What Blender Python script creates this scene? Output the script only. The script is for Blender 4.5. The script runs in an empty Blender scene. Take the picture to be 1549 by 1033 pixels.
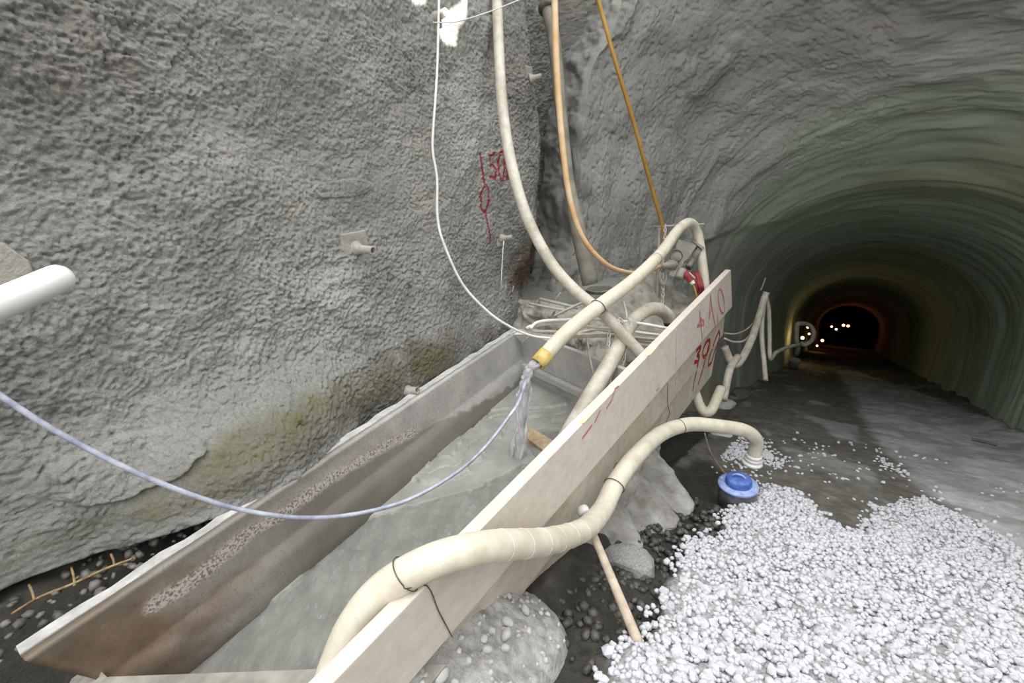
import bpy, bmesh, math, random
import numpy as np
from mathutils import Vector, Matrix

random.seed(7); RNG = np.random.default_rng(7)
sc = bpy.context.scene
COL = sc.collection

# ------------------------------------------------------------------ camera
CX, CY, F = 774.5, 516.5, 700.0
ZC = 1.6                                   # camera height over the ground below it
def _ray(px, py): return np.array([(px-CX)/F, -(py-CY)/F, -1.0])
_up = -_ray(930.0, 2450.0); _up /= np.linalg.norm(_up)
_yw = np.array([0, 0, -1.0]); _yw = _yw-_up*_yw.dot(_up); _yw /= np.linalg.norm(_yw)
ROT = np.stack([np.cross(_yw, _up), _yw, _up])            # camera -> world
CAMP = np.array([0, 0, ZC])
cam = bpy.data.cameras.new('camera'); camo = bpy.data.objects.new('camera', cam)
COL.objects.link(camo); sc.camera = camo
cam.sensor_width = 36.0; cam.lens = F/1549.0*36.0; cam.clip_start = 0.02; cam.clip_end = 400
m4 = Matrix.Identity(4)
for i in range(3):
    for j in range(3): m4[i][j] = ROT[i, j]
    m4[i][3] = CAMP[i]
camo.matrix_world = m4

# ------------------------------------------------------------------ directions of the place
_A = math.radians(36.08)
EA = np.array([math.sin(_A), math.cos(_A), 0]); EL = np.array([EA[1], -EA[0], 0]); EZ = np.array([0, 0, 1.0])

# ------------------------------------------------------------------ sky, sun, exposure
wd = bpy.data.worlds.new('sky'); sc.world = wd; wd.use_nodes = True
wn = wd.node_tree.nodes; wl = wd.node_tree.links; bg = wn['Background']; bg.inputs[1].default_value = 1.5
_tc = wn.new('ShaderNodeTexCoord'); _sx = wn.new('ShaderNodeSeparateXYZ'); _rp = wn.new('ShaderNodeValToRGB')   # even overcast: three times brighter overhead than at the horizon
wl.new(_tc.outputs['Generated'], _sx.inputs[0]); wl.new(_sx.outputs['Z'], _rp.inputs[0]); wl.new(_rp.outputs[0], bg.inputs[0])
_rp.color_ramp.elements[0].color = (0.34, 0.345, 0.35, 1); _rp.color_ramp.elements[1].color = (1.0, 1.0, 0.99, 1)
sc.view_settings.view_transform = 'Standard'; sc.view_settings.look = 'None'; sc.view_settings.gamma = 1
sc.view_settings.use_curve_mapping = False
sc.view_settings.exposure = 1.5
SUN_TO = EL*0.85-EA*0.25+EZ*0.45; SUN_TO /= np.linalg.norm(SUN_TO)
sl = bpy.data.lights.new('sun', 'SUN'); sl.energy = 9.0; sl.angle = 0.004; sl.color = (1, 0.95, 0.86)
so = bpy.data.objects.new('sun', sl); COL.objects.link(so)
so.rotation_euler = Vector(SUN_TO).to_track_quat('Z', 'Y').to_euler(); so.location = (6, -6, 12)

# ------------------------------------------------------------------ pixel / place helpers
def wray(px, py): return ROT @ _ray(px, py)
def P(px, py, d): return CAMP+wray(px, py)*d                       # d = depth along the view axis
def WP(a, l, z): return CAMP+EA*a+EL*l+EZ*z                        # along, lateral, height relative to the eye
def AL(p): q = np.asarray(p)-CAMP; return np.array([q.dot(EA), q.dot(EL), q[2]])
def onz(px, py, z): d = wray(px, py); return CAMP+d*(z/d[2])
def onl(px, py, L): d = wray(px, py); return CAMP+d*(L/d.dot(EL))
def proj(p):
    q = (np.asarray(p)-CAMP) @ ROT
    return CX+F*q[..., 0]/-q[..., 2], CY-F*q[..., 1]/-q[..., 2], -q[..., 2]
TD = wray(1272, 498); TD /= np.linalg.norm(TD)
LT = np.array([TD[1], -TD[0], 0]); LT /= np.linalg.norm(LT)
TN = np.cross(LT, TD); TN *= np.sign(TN[2])
HG = 1.5
def TP(s, x, y): return CAMP+TD*s+LT*x+TN*y                        # tunnel coordinates
def ground_z(x, y): return ZC-(HG+TN[0]*x+TN[1]*y)/TN[2]
def ong(px, py, lift=0): d = wray(px, py); return CAMP+d*(-(HG-lift)/TN.dot(d))

# ------------------------------------------------------------------ numpy noise
def _h(ix, iy, seed):
    n = (ix.astype(np.int64)*374761393+iy.astype(np.int64)*668265263+seed*1442695041) & 0x7fffffff
    n = ((n ^ (n >> 13))*1274126177) & 0x7fffffff
    return ((n ^ (n >> 16)) & 0xffff)/65535.0
def vnoise(x, y, seed=0):
    ix = np.floor(x); iy = np.floor(y); fx = x-ix; fy = y-iy
    fx = fx*fx*fx*(fx*(fx*6-15)+10); fy = fy*fy*fy*(fy*(fy*6-15)+10)
    a = _h(ix, iy, seed); b = _h(ix+1, iy, seed); c = _h(ix, iy+1, seed); d = _h(ix+1, iy+1, seed)
    return (a+(b-a)*fx)*(1-fy)+(c+(d-c)*fx)*fy
def fbm(x, y, o=4, seed=0):
    t = 0; am = 0.5; tot = 0
    for i in range(o):
        t = t+am*(vnoise(x, y, seed+i*17)-0.5); tot += am; am *= 0.5; x = x*2.03+3.7; y = y*2.03+1.3
    return t/tot*2
def lumps(x, y, seed=0):                     # rounded shotcrete lumps, 0..1
    ix = np.floor(x); iy = np.floor(y); best = np.full(x.shape, 9.0)
    for dx in (-1, 0, 1):
        for dy in (-1, 0, 1):
            jx = ix+dx; jy = iy+dy
            px = jx+_h(jx, jy, seed); py = jy+_h(jx, jy, seed+5); rr = 0.65+0.6*_h(jx, jy, seed+9)
            best = np.minimum(best, ((x-px)**2+(y-py)**2)/(rr*rr))
    return np.sqrt(np.clip(1-best, 0, 1))
def ss(x, a, b): t = np.clip((x-a)/(b-a), 0, 1); return t*t*(3-2*t)
def seg_dist(x, y, pts):
    best = np.full(x.shape, 1e9)
    for (x0, y0), (x1, y1) in zip(pts[:-1], pts[1:]):
        dx, dy = x1-x0, y1-y0; t = np.clip(((x-x0)*dx+(y-y0)*dy)/(dx*dx+dy*dy+1e-12), 0, 1)
        best = np.minimum(best, np.hypot(x-x0-t*dx, y-y0-t*dy))
    return best

# ------------------------------------------------------------------ materials
def lin(r, g, b):
    def f(c): c /= 255.0; return c/12.92 if c <= 0.04045 else ((c+0.055)/1.055)**2.4
    return (f(r), f(g), f(b), 1)
class NT:
    def __init__(s, name):
        s.m = bpy.data.materials.new(name); s.m.use_nodes = True; s.t = s.m.node_tree; s.n = s.t.nodes; s.b = s.n['Principled BSDF']
    def add(s, typ, **kw):
        q = s.n.new(typ)
        for k, v in kw.items(): setattr(q, k, v)
        return q
    def link(s, a, b): s.t.links.new(a, b)
    def coord(s):
        return s.add('ShaderNodeTexCoord').outputs['Object']
    def noise(s, scale, detail=4, rough=0.55, vec=None):
        q = s.add('ShaderNodeTexNoise'); q.inputs['Scale'].default_value = scale; q.inputs['Detail'].default_value = detail
        q.inputs['Roughness'].default_value = rough
        if vec: s.link(vec, q.inputs['Vector'])
        return q.outputs[0]
    def ramp(s, fac, stops):
        q = s.add('ShaderNodeValToRGB'); e = q.color_ramp.elements
        while len(e) < len(stops): e.new(0.5)
        for i, (p, c) in enumerate(stops): e[i].position = p; e[i].color = c
        s.link(fac, q.inputs[0]); return q.outputs[0]
    def mix(s, fac, a, b, blend='MIX'):
        q = s.add('ShaderNodeMix', data_type='RGBA', blend_type=blend)
        for v, k in ((fac, 0), (a, 6), (b, 7)):
            if hasattr(v, 'is_linked'): s.link(v, q.inputs[k])
            elif k == 0: q.inputs[0].default_value = v
            else: q.inputs[k].default_value = v
        return q.outputs[2]
    def attr(s, name): return s.add('ShaderNodeAttribute', attribute_name=name).outputs['Fac']
    def math(s, op, a, b):
        q = s.add('ShaderNodeMath', operation=op)
        for i, v in enumerate((a, b)):
            if hasattr(v, 'is_linked'): s.link(v, q.inputs[i])
            else: q.inputs[i].default_value = v
        return q.outputs[0]
    def bump(s, h, strength=0.3, dist=0.01):
        q = s.add('ShaderNodeBump'); q.inputs['Strength'].default_value = strength; q.inputs['Distance'].default_value = dist
        s.link(h, q.inputs['Height']); s.link(q.outputs[0], s.b.inputs['Normal'])
    def color(s, c):
        if hasattr(c, 'is_linked'): s.link(c, s.b.inputs['Base Color'])
        else: s.b.inputs['Base Color'].default_value = c
    def rough(s, v, metal=0.0):
        s.b.inputs['Roughness'].default_value = v; s.b.inputs['Metallic'].default_value = metal
        return s

def simple(name, c0, c1, scale=6, rough=0.7, metal=0.0, bump=0.15, bscale=40, bdist=0.004):
    t = NT(name); co = t.coord(); n = t.noise(scale, 5, 0.6, co)
    t.color(t.ramp(n, [(0.35, c0), (0.65, c1)])); t.rough(rough, metal)
    if bump: t.bump(t.noise(bscale, 4, 0.6, co), bump, bdist)
    return t.m

def mat_shotcrete():
    t = NT('shotcrete'); co = t.coord()
    base = t.ramp(t.noise(1.6, 5, 0.6, co), [(0.3, lin(134, 134, 131)), (0.52, lin(158, 157, 153)), (0.72, lin(172, 170, 163))])
    base = t.mix(t.math('MULTIPLY', t.noise(26, 3, 0.6, co), 0.5), base, lin(112, 111, 106))
    grain = t.ramp(t.noise(95, 5, 0.75, co), [(0.36, (1, 1, 1, 1)), (0.56, (0, 0, 0, 1))])
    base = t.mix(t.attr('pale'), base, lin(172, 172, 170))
    base = t.mix(t.math('MULTIPLY', grain, 0.42), base, lin(88, 87, 83))
    mossn = t.ramp(t.noise(9, 4, 0.7, co), [(0.35, (0, 0, 0, 1)), (0.65, (1, 1, 1, 1))])
    base = t.mix(t.math('MULTIPLY', t.attr('damp'), 0.85), base, lin(92, 86, 70))
    base = t.mix(t.math('MULTIPLY', t.math('MULTIPLY', t.attr('moss'), mossn), 0.65), base, lin(104, 104, 52))
    base = t.mix(t.attr('brown'), base, lin(84, 64, 44))
    base = t.mix(t.math('MULTIPLY', t.attr('green'), 1.0), base, lin(160, 178, 156))
    base = t.mix(t.math('MULTIPLY', t.attr('rust'), 0.6), base, lin(150, 142, 112))
    pn = t.math('MULTIPLY', t.attr('paint'), t.ramp(t.noise(60, 3, 0.6, co), [(0.3, (0.35, 0.35, 0.35, 1)), (0.5, (1, 1, 1, 1))]))
    base = t.mix(pn, base, lin(140, 16, 44))
    t.color(base); t.rough(0.88); t.bump(t.noise(150, 4, 0.7, co), 0.8, 0.008)
    return t.m

def mat_floor():
    t = NT('ground'); co = t.coord()
    n = t.noise(7, 6, 0.7, co)
    mud = t.ramp(n, [(0.3, lin(72, 69, 63)), (0.55, lin(104, 100, 92)), (0.75, lin(134, 131, 124))])
    road = t.ramp(n, [(0.3, lin(164, 166, 168)), (0.7, lin(200, 202, 204))])
    grav = t.ramp(t.noise(60, 3, 0.6, co), [(0.35, lin(128, 127, 127)), (0.6, lin(176, 176, 179))])
    wet = t.ramp(t.noise(18, 5, 0.7, co), [(0.3, lin(30, 28, 26)), (0.6, lin(62, 59, 54)), (0.8, lin(100, 98, 92))])
    c = t.mix(t.attr('road'), mud, road); c = t.mix(t.attr('gravel'), c, grav); c = t.mix(t.attr('wet'), c, wet)
    t.color(c); t.rough(0.85)
    q = t.math('SUBTRACT', 0.85, t.math('MULTIPLY', t.attr('wet'), 0.35)); t.link(q, t.b.inputs['Roughness'])
    t.bump(t.noise(70, 5, 0.7, co), 0.7, 0.015)
    return t.m

def mat_trough():
    t = NT('trough_steel'); co = t.coord()
    n = t.noise(5, 6, 0.7, co)
    steel = t.ramp(n, [(0.3, lin(152, 150, 146)), (0.7, lin(186, 184, 180))])
    rust = t.ramp(t.noise(9, 5, 0.7, co), [(0.3, lin(84, 68, 54)), (0.6, lin(116, 96, 76)), (0.75, lin(128, 120, 110))])
    spk = t.ramp(t.noise(120, 2, 0.5, co), [(0.60, (0, 0, 0, 1)), (0.66, (1, 1, 1, 1))])
    c = t.mix(t.math('MULTIPLY', spk, 0.5), steel, lin(80, 62, 46))
    c = t.mix(t.attr('rust'), c, rust)
    c = t.mix(t.math('MULTIPLY', t.attr('damp'), 0.85), c, lin(104, 100, 90))
    c = t.mix(t.attr('splash'), c, t.ramp(t.noise(90, 2, 0.5, co), [(0.45, lin(188, 182, 176)), (0.62, lin(120, 104, 92))]))
    t.color(c); t.rough(0.55, 0.0); t.bump(t.noise(60, 4, 0.6, co), 0.2, 0.004)
    return t.m

def mat_wood(name, c0, c1):
    t = NT(name); co = t.coord(); mp = t.add('ShaderNodeMapping'); t.link(co, mp.inputs[0])
    mp.inputs['Rotation'].default_value = (0, 0, _A); mp.inputs['Scale'].default_value = (14, 1.2, 14)
    g = t.noise(1.6, 6, 0.65, mp.outputs[0]); k = t.noise(2.2, 3, 0.5, co)
    c = t.ramp(g, [(0.3, c0), (0.7, c1)])
    c = t.mix(t.ramp(k, [(0.55, (0, 0, 0, 1)), (0.75, (0.6, 0.6, 0.6, 1))]), c, lin(222, 216, 208))
    spots = t.ramp(t.noise(5.5, 1, 0.4, co), [(0.76, (0, 0, 0, 1)), (0.80, (0.7, 0.7, 0.7, 1))])
    c = t.mix(spots, c, lin(140, 122, 108))
    t.color(c); t.rough(0.75); t.bump(g, 0.12, 0.004)
    return t.m

def mat_water():
    t = NT('silty_water'); co = t.coord()
    mp = t.add('ShaderNodeMapping'); t.link(co, mp.inputs[0]); mp.inputs['Rotation'].default_value = (0, 0, _A); mp.inputs['Scale'].default_value = (2.2, 0.9, 1)
    n = t.noise(5, 6, 0.65, mp.outputs[0])
    f = t.ramp(t.noise(11, 5, 0.75, mp.outputs[0]), [(0.60, (0, 0, 0, 1)), (0.74, (1, 1, 1, 1))])
    c = t.ramp(n, [(0.3, lin(118, 119, 114)), (0.7, lin(144, 144, 139))])
    c = t.mix(t.math('MULTIPLY', f, 0.45), c, lin(186, 190, 190)); t.color(c); t.rough(0.12)
    t.b.inputs['IOR'].default_value = 1.33; t.bump(t.noise(12, 5, 0.65, mp.outputs[0]), 0.5, 0.02)
    return t.m

def mat_glasswater():
    t = NT('clear_water'); co = t.coord(); t.color((0.97, 0.985, 1, 1)); t.rough(0.03)
    t.b.inputs['Transmission Weight'].default_value = 0.62; t.b.inputs['IOR'].default_value = 1.33
    mp = t.add('ShaderNodeMapping'); t.link(co, mp.inputs[0]); mp.inputs['Scale'].default_value = (1, 1, 0.25)
    t.bump(t.noise(60, 4, 0.6, mp.outputs[0]), 0.7, 0.01)
    return t.m
def mat_emit(name, c, s):
    t = NT(name); t.color((0, 0, 0, 1)); t.b.inputs['Emission Color'].default_value = c; t.b.inputs['Emission Strength'].default_value = s
    return t.m
def mat_hose(name, c0, c1, band=True):
    t = NT(name); co = t.coord(); n = t.noise(7, 5, 0.65, co)
    c = t.ramp(n, [(0.35, c0), (0.62, c1)])
    d = t.ramp(t.noise(30, 4, 0.7, co), [(0.62, (0, 0, 0, 1)), (0.75, (0.5, 0.5, 0.5, 1))])
    c = t.mix(d, c, lin(150, 142, 128)); t.color(c); t.rough(0.5); t.bump(t.noise(50, 3, 0.6, co), 0.08, 0.004)
    return t.m

M = dict(
    shot=mat_shotcrete(), floor=mat_floor(), trough=mat_trough(), water=mat_water(), clear=mat_glasswater(),
    wood=mat_wood('formwork_wood', lin(194, 184, 173), lin(212, 204, 195)), wood2=mat_wood('aged_formwork_wood', lin(176, 166, 150), lin(204, 195, 180)),
    scrap=simple('scrap_wood', lin(150, 128, 102), lin(190, 170, 142), 12), bare=simple('bare_wood', lin(206, 184, 154), lin(220, 202, 178), 12),
    hose=mat_hose('cream_hose', lin(192, 185, 166), lin(214, 208, 192)), hosed=mat_hose('dusty_hose', lin(166, 159, 144), lin(202, 196, 185)),
    hosey=simple('yellow_hose', lin(158, 118, 50), lin(178, 140, 70), 5, 0.5, 0, 0.05), hoseo=simple('ochre_dusty_hose', lin(190, 150, 96), lin(204, 184, 156), 4, 0.6, 0, 0.1),
    brass=simple('hose_cuff', lin(184, 158, 90), lin(214, 190, 120), 20, 0.5),
    cable=simple('pale_cable', lin(198, 196, 190), lin(222, 220, 216), 10, 0.5, 0, 0.05), cableb=simple('blue_grey_cable', lin(124, 130, 150), lin(188, 192, 206), 9, 0.5, 0, 0.05),
    cabled=simple('dusty_cable', lin(190, 184, 172), lin(220, 214, 204), 20, 0.7),
    wire=simple('binding_wire', lin(70, 66, 62), lin(110, 104, 98), 30, 0.5, 0.5, 0), rusty=simple('rusty_wire', lin(120, 92, 60), lin(166, 142, 108), 30, 0.8),
    steel=simple('dusty_steel', lin(132, 129, 122), lin(166, 162, 154), 8, 0.6, 0.15), steeld=simple('dark_steel', lin(80, 78, 74), lin(128, 124, 116), 12, 0.6, 0.2),
    chain=simple('galvanised_chain', lin(176, 174, 168), lin(214, 212, 206), 40, 0.45, 0.3, 0),
    white=simple('white_plastic', lin(206, 206, 206), lin(226, 226, 224), 4, 0.45, 0, 0.03), black=simple('black_rubber', lin(26, 26, 28), lin(52, 52, 54), 10, 0.6),
    blue=simple('blue_paint', lin(40, 72, 150), lin(96, 124, 190), 14, 0.45, 0, 0.05), bluel=simple('pale_blue_paint', lin(120, 142, 200), lin(160, 178, 220), 14, 0.45, 0, 0.05),
    pump=simple('dark_pump_housing', lin(62, 64, 70), lin(100, 102, 110), 10, 0.35), red=simple('red_rubber', lin(120, 26, 34), lin(158, 70, 70), 18, 0.6),
    redspray=simple('red_spray_paint', lin(150, 26, 40), lin(176, 40, 52), 60, 0.7, 0, 0), pinkspray=simple('faded_red_spray_paint', lin(186, 96, 106), lin(200, 140, 144), 60, 0.8, 0, 0),
    stone=simple('white_gravel', lin(180, 182, 188), lin(200, 202, 209), 14, 0.8, 0, 0.2, 90, 0.003),
    cobble=simple('grey_cobble', lin(166, 164, 162), lin(200, 198, 196), 14, 0.85), 
    mud=simple('dried_mud', lin(130, 126, 116), lin(172, 168, 160), 5, 0.85, 0, 0.5, 30, 0.02), mudw=simple('wet_silt', lin(134, 133, 127), lin(162, 161, 155), 4, 0.45, 0, 0.3, 22, 0.012),
    conc=simple('grey_concrete_crust', lin(120, 118, 112), lin(172, 170, 166), 5, 0.85, 0, 0.7, 40, 0.015),
    rubble=simple('pale_rubble', lin(140, 138, 135), lin(184, 182, 180), 16, 0.9, 0, 0.8, 50, 0.015),
    wetmud=simple('wet_dark_mud', lin(44, 42, 38), lin(92, 89, 82), 12, 0.5, 0, 0.5, 60, 0.01),
    lampw=mat_emit('warm_lamp', (1, 0.5, 0.16, 1), 3), lampr=mat_emit('red_lamp', (1, 0.22, 0.09, 1), 5),
)

# ------------------------------------------------------------------ object helpers
def tag(o, label, cat, group=None):
    o['label'] = label; o['category'] = cat
    if group: o['group'] = group
    return o
def mesh_obj(name, v, f, mat, parent=None, smooth=True, origin=None, kind=None, mats=None):
    v = np.asarray(v, float)
    if parent is not None: origin = np.array(parent['_o'])
    if origin is None: origin = np.array([(v[:, 0].min()+v[:, 0].max())/2, (v[:, 1].min()+v[:, 1].max())/2, v[:, 2].min()])
    me = bpy.data.meshes.new(name)
    if isinstance(f, np.ndarray):
        nv, nf, k = len(v), len(f), f.shape[1]
        me.vertices.add(nv); me.vertices.foreach_set('co', (v-origin).astype(np.float32).ravel())
        me.loops.add(nf*k); me.loops.foreach_set('vertex_index', f.astype(np.int32).ravel())
        me.polygons.add(nf); me.polygons.foreach_set('loop_start', np.arange(0, nf*k, k, dtype=np.int32))
        me.update(calc_edges=True)
    else:
        me.from_pydata([tuple(p) for p in (v-origin)], [], f); me.update()
    me.materials.append(mat)
    if smooth: me.polygons.foreach_set('use_smooth', np.ones(len(me.polygons), bool))
    o = bpy.data.objects.new(name, me); COL.objects.link(o)
    if parent is None:
        o.location = origin; o['_o'] = [float(q) for q in origin]
    elif parent.parent is None and True:
        o.parent = parent; o['_o'] = parent['_o']
    else:
        o.parent = parent; o['_o'] = parent['_o']
    if kind: o['kind'] = kind
    return o
def thing(name, base, label, cat, group=None):
    o = bpy.data.objects.new(name, None); COL.objects.link(o); o.location = base; o.empty_display_size = 0.1
    o['_o'] = [float(q) for q in base]
    return tag(o, label, cat, group)
def grid(v, nu, nv):
    i = np.arange((nu-1)*(nv-1)); r = i//(nv-1); c = i % (nv-1); k = r*nv+c
    return np.stack([k, k+1, k+nv+1, k+nv], 1)
def attrs(o, **kw):
    for k, v in kw.items():
        a = o.data.attributes.new(k, 'FLOAT', 'POINT'); a.data.foreach_set('value', np.asarray(v, np.float32).ravel())
def catmull(pts, n=8):
    p = [np.asarray(q, float) for q in pts]
    if len(p) == 2: return [p[0]+(p[1]-p[0])*t for t in np.linspace(0, 1, 3)]
    p = [2*p[0]-p[1]]+p+[2*p[-1]-p[-2]]; out = []
    for i in range(1, len(p)-2):
        for k in range(n):
            t = k/n
            out.append(0.5*(2*p[i]+(p[i+1]-p[i-1])*t+(2*p[i-1]-5*p[i]+4*p[i+1]-p[i+2])*t*t+(3*p[i]-p[i-1]-3*p[i+1]+p[i+2])*t**3))
    out.append(p[-2]); return out
def tube_geo(path, r, segs=12, cap=True, hollow=0.0, off=0):
    path = [np.asarray(q, float) for q in path]; n = len(path); v = []; f = []
    rr = r if hasattr(r, '__len__') else [r]*n
    t0 = path[1]-path[0]; t0 /= np.linalg.norm(t0)
    u = np.cross(t0, [0, 0, 1.0]); 
    if np.linalg.norm(u) < 1e-3: u = np.cross(t0, [1.0, 0, 0])
    u /= np.linalg.norm(u)
    for i in range(n):
        t = path[min(i+1, n-1)]-path[max(i-1, 0)]; t /= (np.linalg.norm(t)+1e-12)
        u = u-t*u.dot(t); u /= np.linalg.norm(u); w = np.cross(t, u)
        for k in range(segs):
            a = 2*math.pi*k/segs; v.append(path[i]+(u*math.cos(a)+w*math.sin(a))*rr[i])
    for i in range(n-1):
        for k in range(segs):
            a = i*segs+k; b = i*segs+(k+1) % segs; f.append((a+off, b+off, b+segs+off, a+segs+off))
    if cap:
        f.append(tuple(off+k for k in reversed(range(segs)))); f.append(tuple(off+(n-1)*segs+k for k in range(segs)))
    return v, f
def tube(name, pts, r, mat, parent=None, segs=12, n=8, cap=True, **kw):
    path = catmull(pts, n)
    if hasattr(r, '__len__'): r = np.interp(np.linspace(0, 1, len(path)), np.linspace(0, 1, len(r)), r)
    v, f = tube_geo(path, r, segs, cap); return mesh_obj(name, v, f, mat, parent, **kw)
def pipe_geo(p0, p1, ro, ri, segs=18):       # open-ended hollow pipe between two points
    t = np.asarray(p1)-p0; t /= np.linalg.norm(t); u = np.cross(t, [0.13, 0.2, 1.0]); u /= np.linalg.norm(u); w = np.cross(t, u)
    v = []; f = []
    for c, r in ((p0, ro), (p1, ro), (p1, ri), (p0, ri)):
        for k in range(segs):
            a = 2*math.pi*k/segs; v.append(c+(u*math.cos(a)+w*math.sin(a))*r)
    for q in range(4):
        for k in range(segs):
            a = q*segs+k; b = q*segs+(k+1) % segs; c = (q+1) % 4
            f.append((a, b, c*segs+(k+1) % segs, c*segs+k))
    return v, f
def join(*geos):
    V = []; Fc = []
    for v, f in geos:
        o = len(V); V += list(v); Fc += [tuple(i+o for i in q) for q in f]
    return V, Fc
def lathe_geo(c, axis, prof, segs=24):       # prof: list of (r, h) along the axis
    t = np.asarray(axis, float); t /= np.linalg.norm(t); u = np.cross(t, [0.31, 1.0, 0.2]); u /= np.linalg.norm(u); w = np.cross(t, u)
    v = []; f = []
    for r, h in prof:
        for k in range(segs):
            a = 2*math.pi*k/segs; v.append(np.asarray(c)+t*h+(u*math.cos(a)+w*math.sin(a))*r)
    for i in range(len(prof)-1):
        for k in range(segs):
            a = i*segs+k; b = i*segs+(k+1) % segs; f.append((a, b, b+segs, a+segs))
    f.append(tuple(reversed(range(segs)))); f.append(tuple((len(prof)-1)*segs+k for k in range(segs)))
    return v, f
def prism_geo(quad, ext):                    # polygon extruded along a vector
    q = [np.asarray(p, float) for p in quad]; n = len(q); e = np.asarray(ext, float)
    v = q+[p+e for p in q]; f = [tuple(range(n)), tuple(reversed(range(n, 2*n)))]
    for i in range(n): f.append((i, i+n, (i+1) % n+n, (i+1) % n))
    return v, f
def ribbon_geo(pts, w, nrm, lift=0.0015):
    """flat painted stroke on a plane with normal nrm, a thin solid strip"""
    pts = [np.asarray(p, float) for p in pts]; n = np.asarray(nrm, float); v = []; f = []
    for i, p in enumerate(pts):
        t = pts[min(i+1, len(pts)-1)]-pts[max(i-1, 0)]; t /= np.linalg.norm(t)+1e-9; s = np.cross(n, t); s /= np.linalg.norm(s)+1e-9
        ww = w*(0.8+0.4*random.random())
        v += [p+s*ww/2+n*lift, p-s*ww/2+n*lift]
    for i in range(len(pts)-1): f.append((2*i, 2*i+1, 2*i+3, 2*i+2))
    return v, f
def bevel(o, w=0.004, seg=2):
    b = o.modifiers.new('edge', 'BEVEL'); b.width = w; b.segments = seg; b.limit_method = 'ANGLE'; b.angle_limit = 0.6
    for p in o.data.polygons: p.use_smooth = False
    return o

# ================================================================== SETTING: left shotcrete wall
def wall_base(a, z):
    l = -2.42-0.04*np.clip(z, -0.5, 5)
    l = l+0.10*fbm(a*0.7+3, z*0.7, 3, 3)
    # swollen foot that nearly touches the trough, then the wall drawing back towards the far corner
    l = l+0.30*np.exp(-((a-0.85)/0.55)**2)*ss(z, -0.75, -1.25)+0.10*np.exp(-((a-2.2)/0.7)**2)*np.exp(-((z+1.2)/0.25)**2)
    l = l-0.14*ss(a, 2.4, 3.6)*ss(z, -0.4, -1.2)
    zb = -1.34-0.06*ss(a, 0.2, 1.3)-0.35*ss(a, 0.9, 1.4)+0.04*fbm(a*4, a*0, 3, 8)
    l = l-0.42*ss(z, zb+0.02, zb-0.10)*ss(a, 1.5, 1.1)
    # vertical recess before the tunnel lining
    l = l-0.55*ss(a, 3.95, 4.6)+0.75*ss(a, 4.75, 5.5)-0.16*np.exp(-((a-4.05)/0.2)**2)*ss(z, 0.5, -0.8)
    return l
def hit_wall(px, py):
    L = -2.4
    for _ in range(12):
        q = AL(onl(px, py, L)); L = float(wall_base(np.array([q[0]]), np.array([q[2]]))[0])
    return AL(onl(px, py, L))
def spaced(a, segs):
    out = [a]
    for e, st in segs:
        n = max(1, int(round((e-out[-1])/st))); out += list(np.linspace(out[-1], e, n+1)[1:])
    return np.array(out)
au = spaced(-4.0, [(-0.3, 0.06), (0.15, 0.012), (1.6, 0.0044), (3.0, 0.0056), (4.6, 0.0075), (5.5, 0.010), (6.2, 0.05)])
zu = spaced(-2.3, [(-1.6, 0.03), (0.85, 0.005), (1.75, 0.0075), (2.1, 0.02), (4.6, 0.08)])
AA, ZZ = np.meshgrid(au, zu, indexing='ij')
lb = wall_base(AA, ZZ)
wx = AA+0.55*ss(AA, 3.95, 4.6)+0.75*ss(AA, 4.75, 5.5)+0.02*fbm(AA*6, ZZ*6, 2, 40); wz = ZZ+0.02*fbm(AA*6, ZZ*6, 2, 50)
rg = 0.75+0.5*fbm(AA*1.3, ZZ*1.3, 3, 60)                       # roughness varies over the face
rg = rg*(1-0.45*ss(ZZ, -0.75, -1.3)*ss(AA, 1.4, 0.4))
rg = rg+0.7*ss(AA, 4.0, 4.4)
cA, sA = math.cos(0.5), math.sin(0.5)
ux = (wx*cA-wz*sA); uz = (wx*sA+wz*cA)
dl = 0.013*lumps(wx*30, wz*30, 1)+0.016*lumps(wx*52+.3, wz*52+.7, 2)+0.010*fbm(wx*60, wz*60, 2, 5)+0.014*fbm(wx*14, wz*14, 3, 6)+0.05*fbm(wx*2.6, wz*2.6, 3, 9)
lw = lb+dl*rg
# plates of thicker crust with a raised edge
for (px, py, rx, rz, h) in [(190, 700, .25, .12, .03), (520, 285, .22, .05, .008), (250, 800, .3, .1, .03)]:
    c = hit_wall(px, py); e = ((AA-c[0])/rx)**2+((ZZ-c[2])/rz)**2+0.5*fbm(AA*9, ZZ*9, 3, 77)
    lw += h*ss(e, 1.1, 0.8)
wv = (CAMP+AA[..., None]*EA+lw[..., None]*EL+ZZ[..., None]*EZ).reshape(-1, 3)
wall = mesh_obj('wall_left', wv, grid(wv, len(au), len(zu)), M['shot'], origin=np.array([0, 0, 0.]), kind='structure')
wall['label'] = 'rough grey sprayed concrete wall beside the steel trough'
def blob(px, py, rx, rz, w=0.6, seed=1):
    c = hit_wall(px, py); e = ((AA-c[0])/rx)**2+((ZZ-c[2])/rz)**2
    return ss(e+w*fbm(AA*5, ZZ*5, 4, seed), 1.3, 0.2)
damp = 0; moss = 0
for i, (px, py, rx, rz, s) in enumerate([(655, 545, .42, .22, 1), (560, 590, .45, .2, .8), (470, 640, .35, .16, .7), (380, 700, .3, .14, .6), (330, 730, .3, .12, .4), (790, 140, .25, .5, .35), (660, 150, .5, .4, .15), (820, 60, .3, .6, .4), (60, 60, .4, .4, .35)]):
    damp = np.maximum(damp, s*blob(px, py, rx, rz, 0.7, 20+i))
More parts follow.
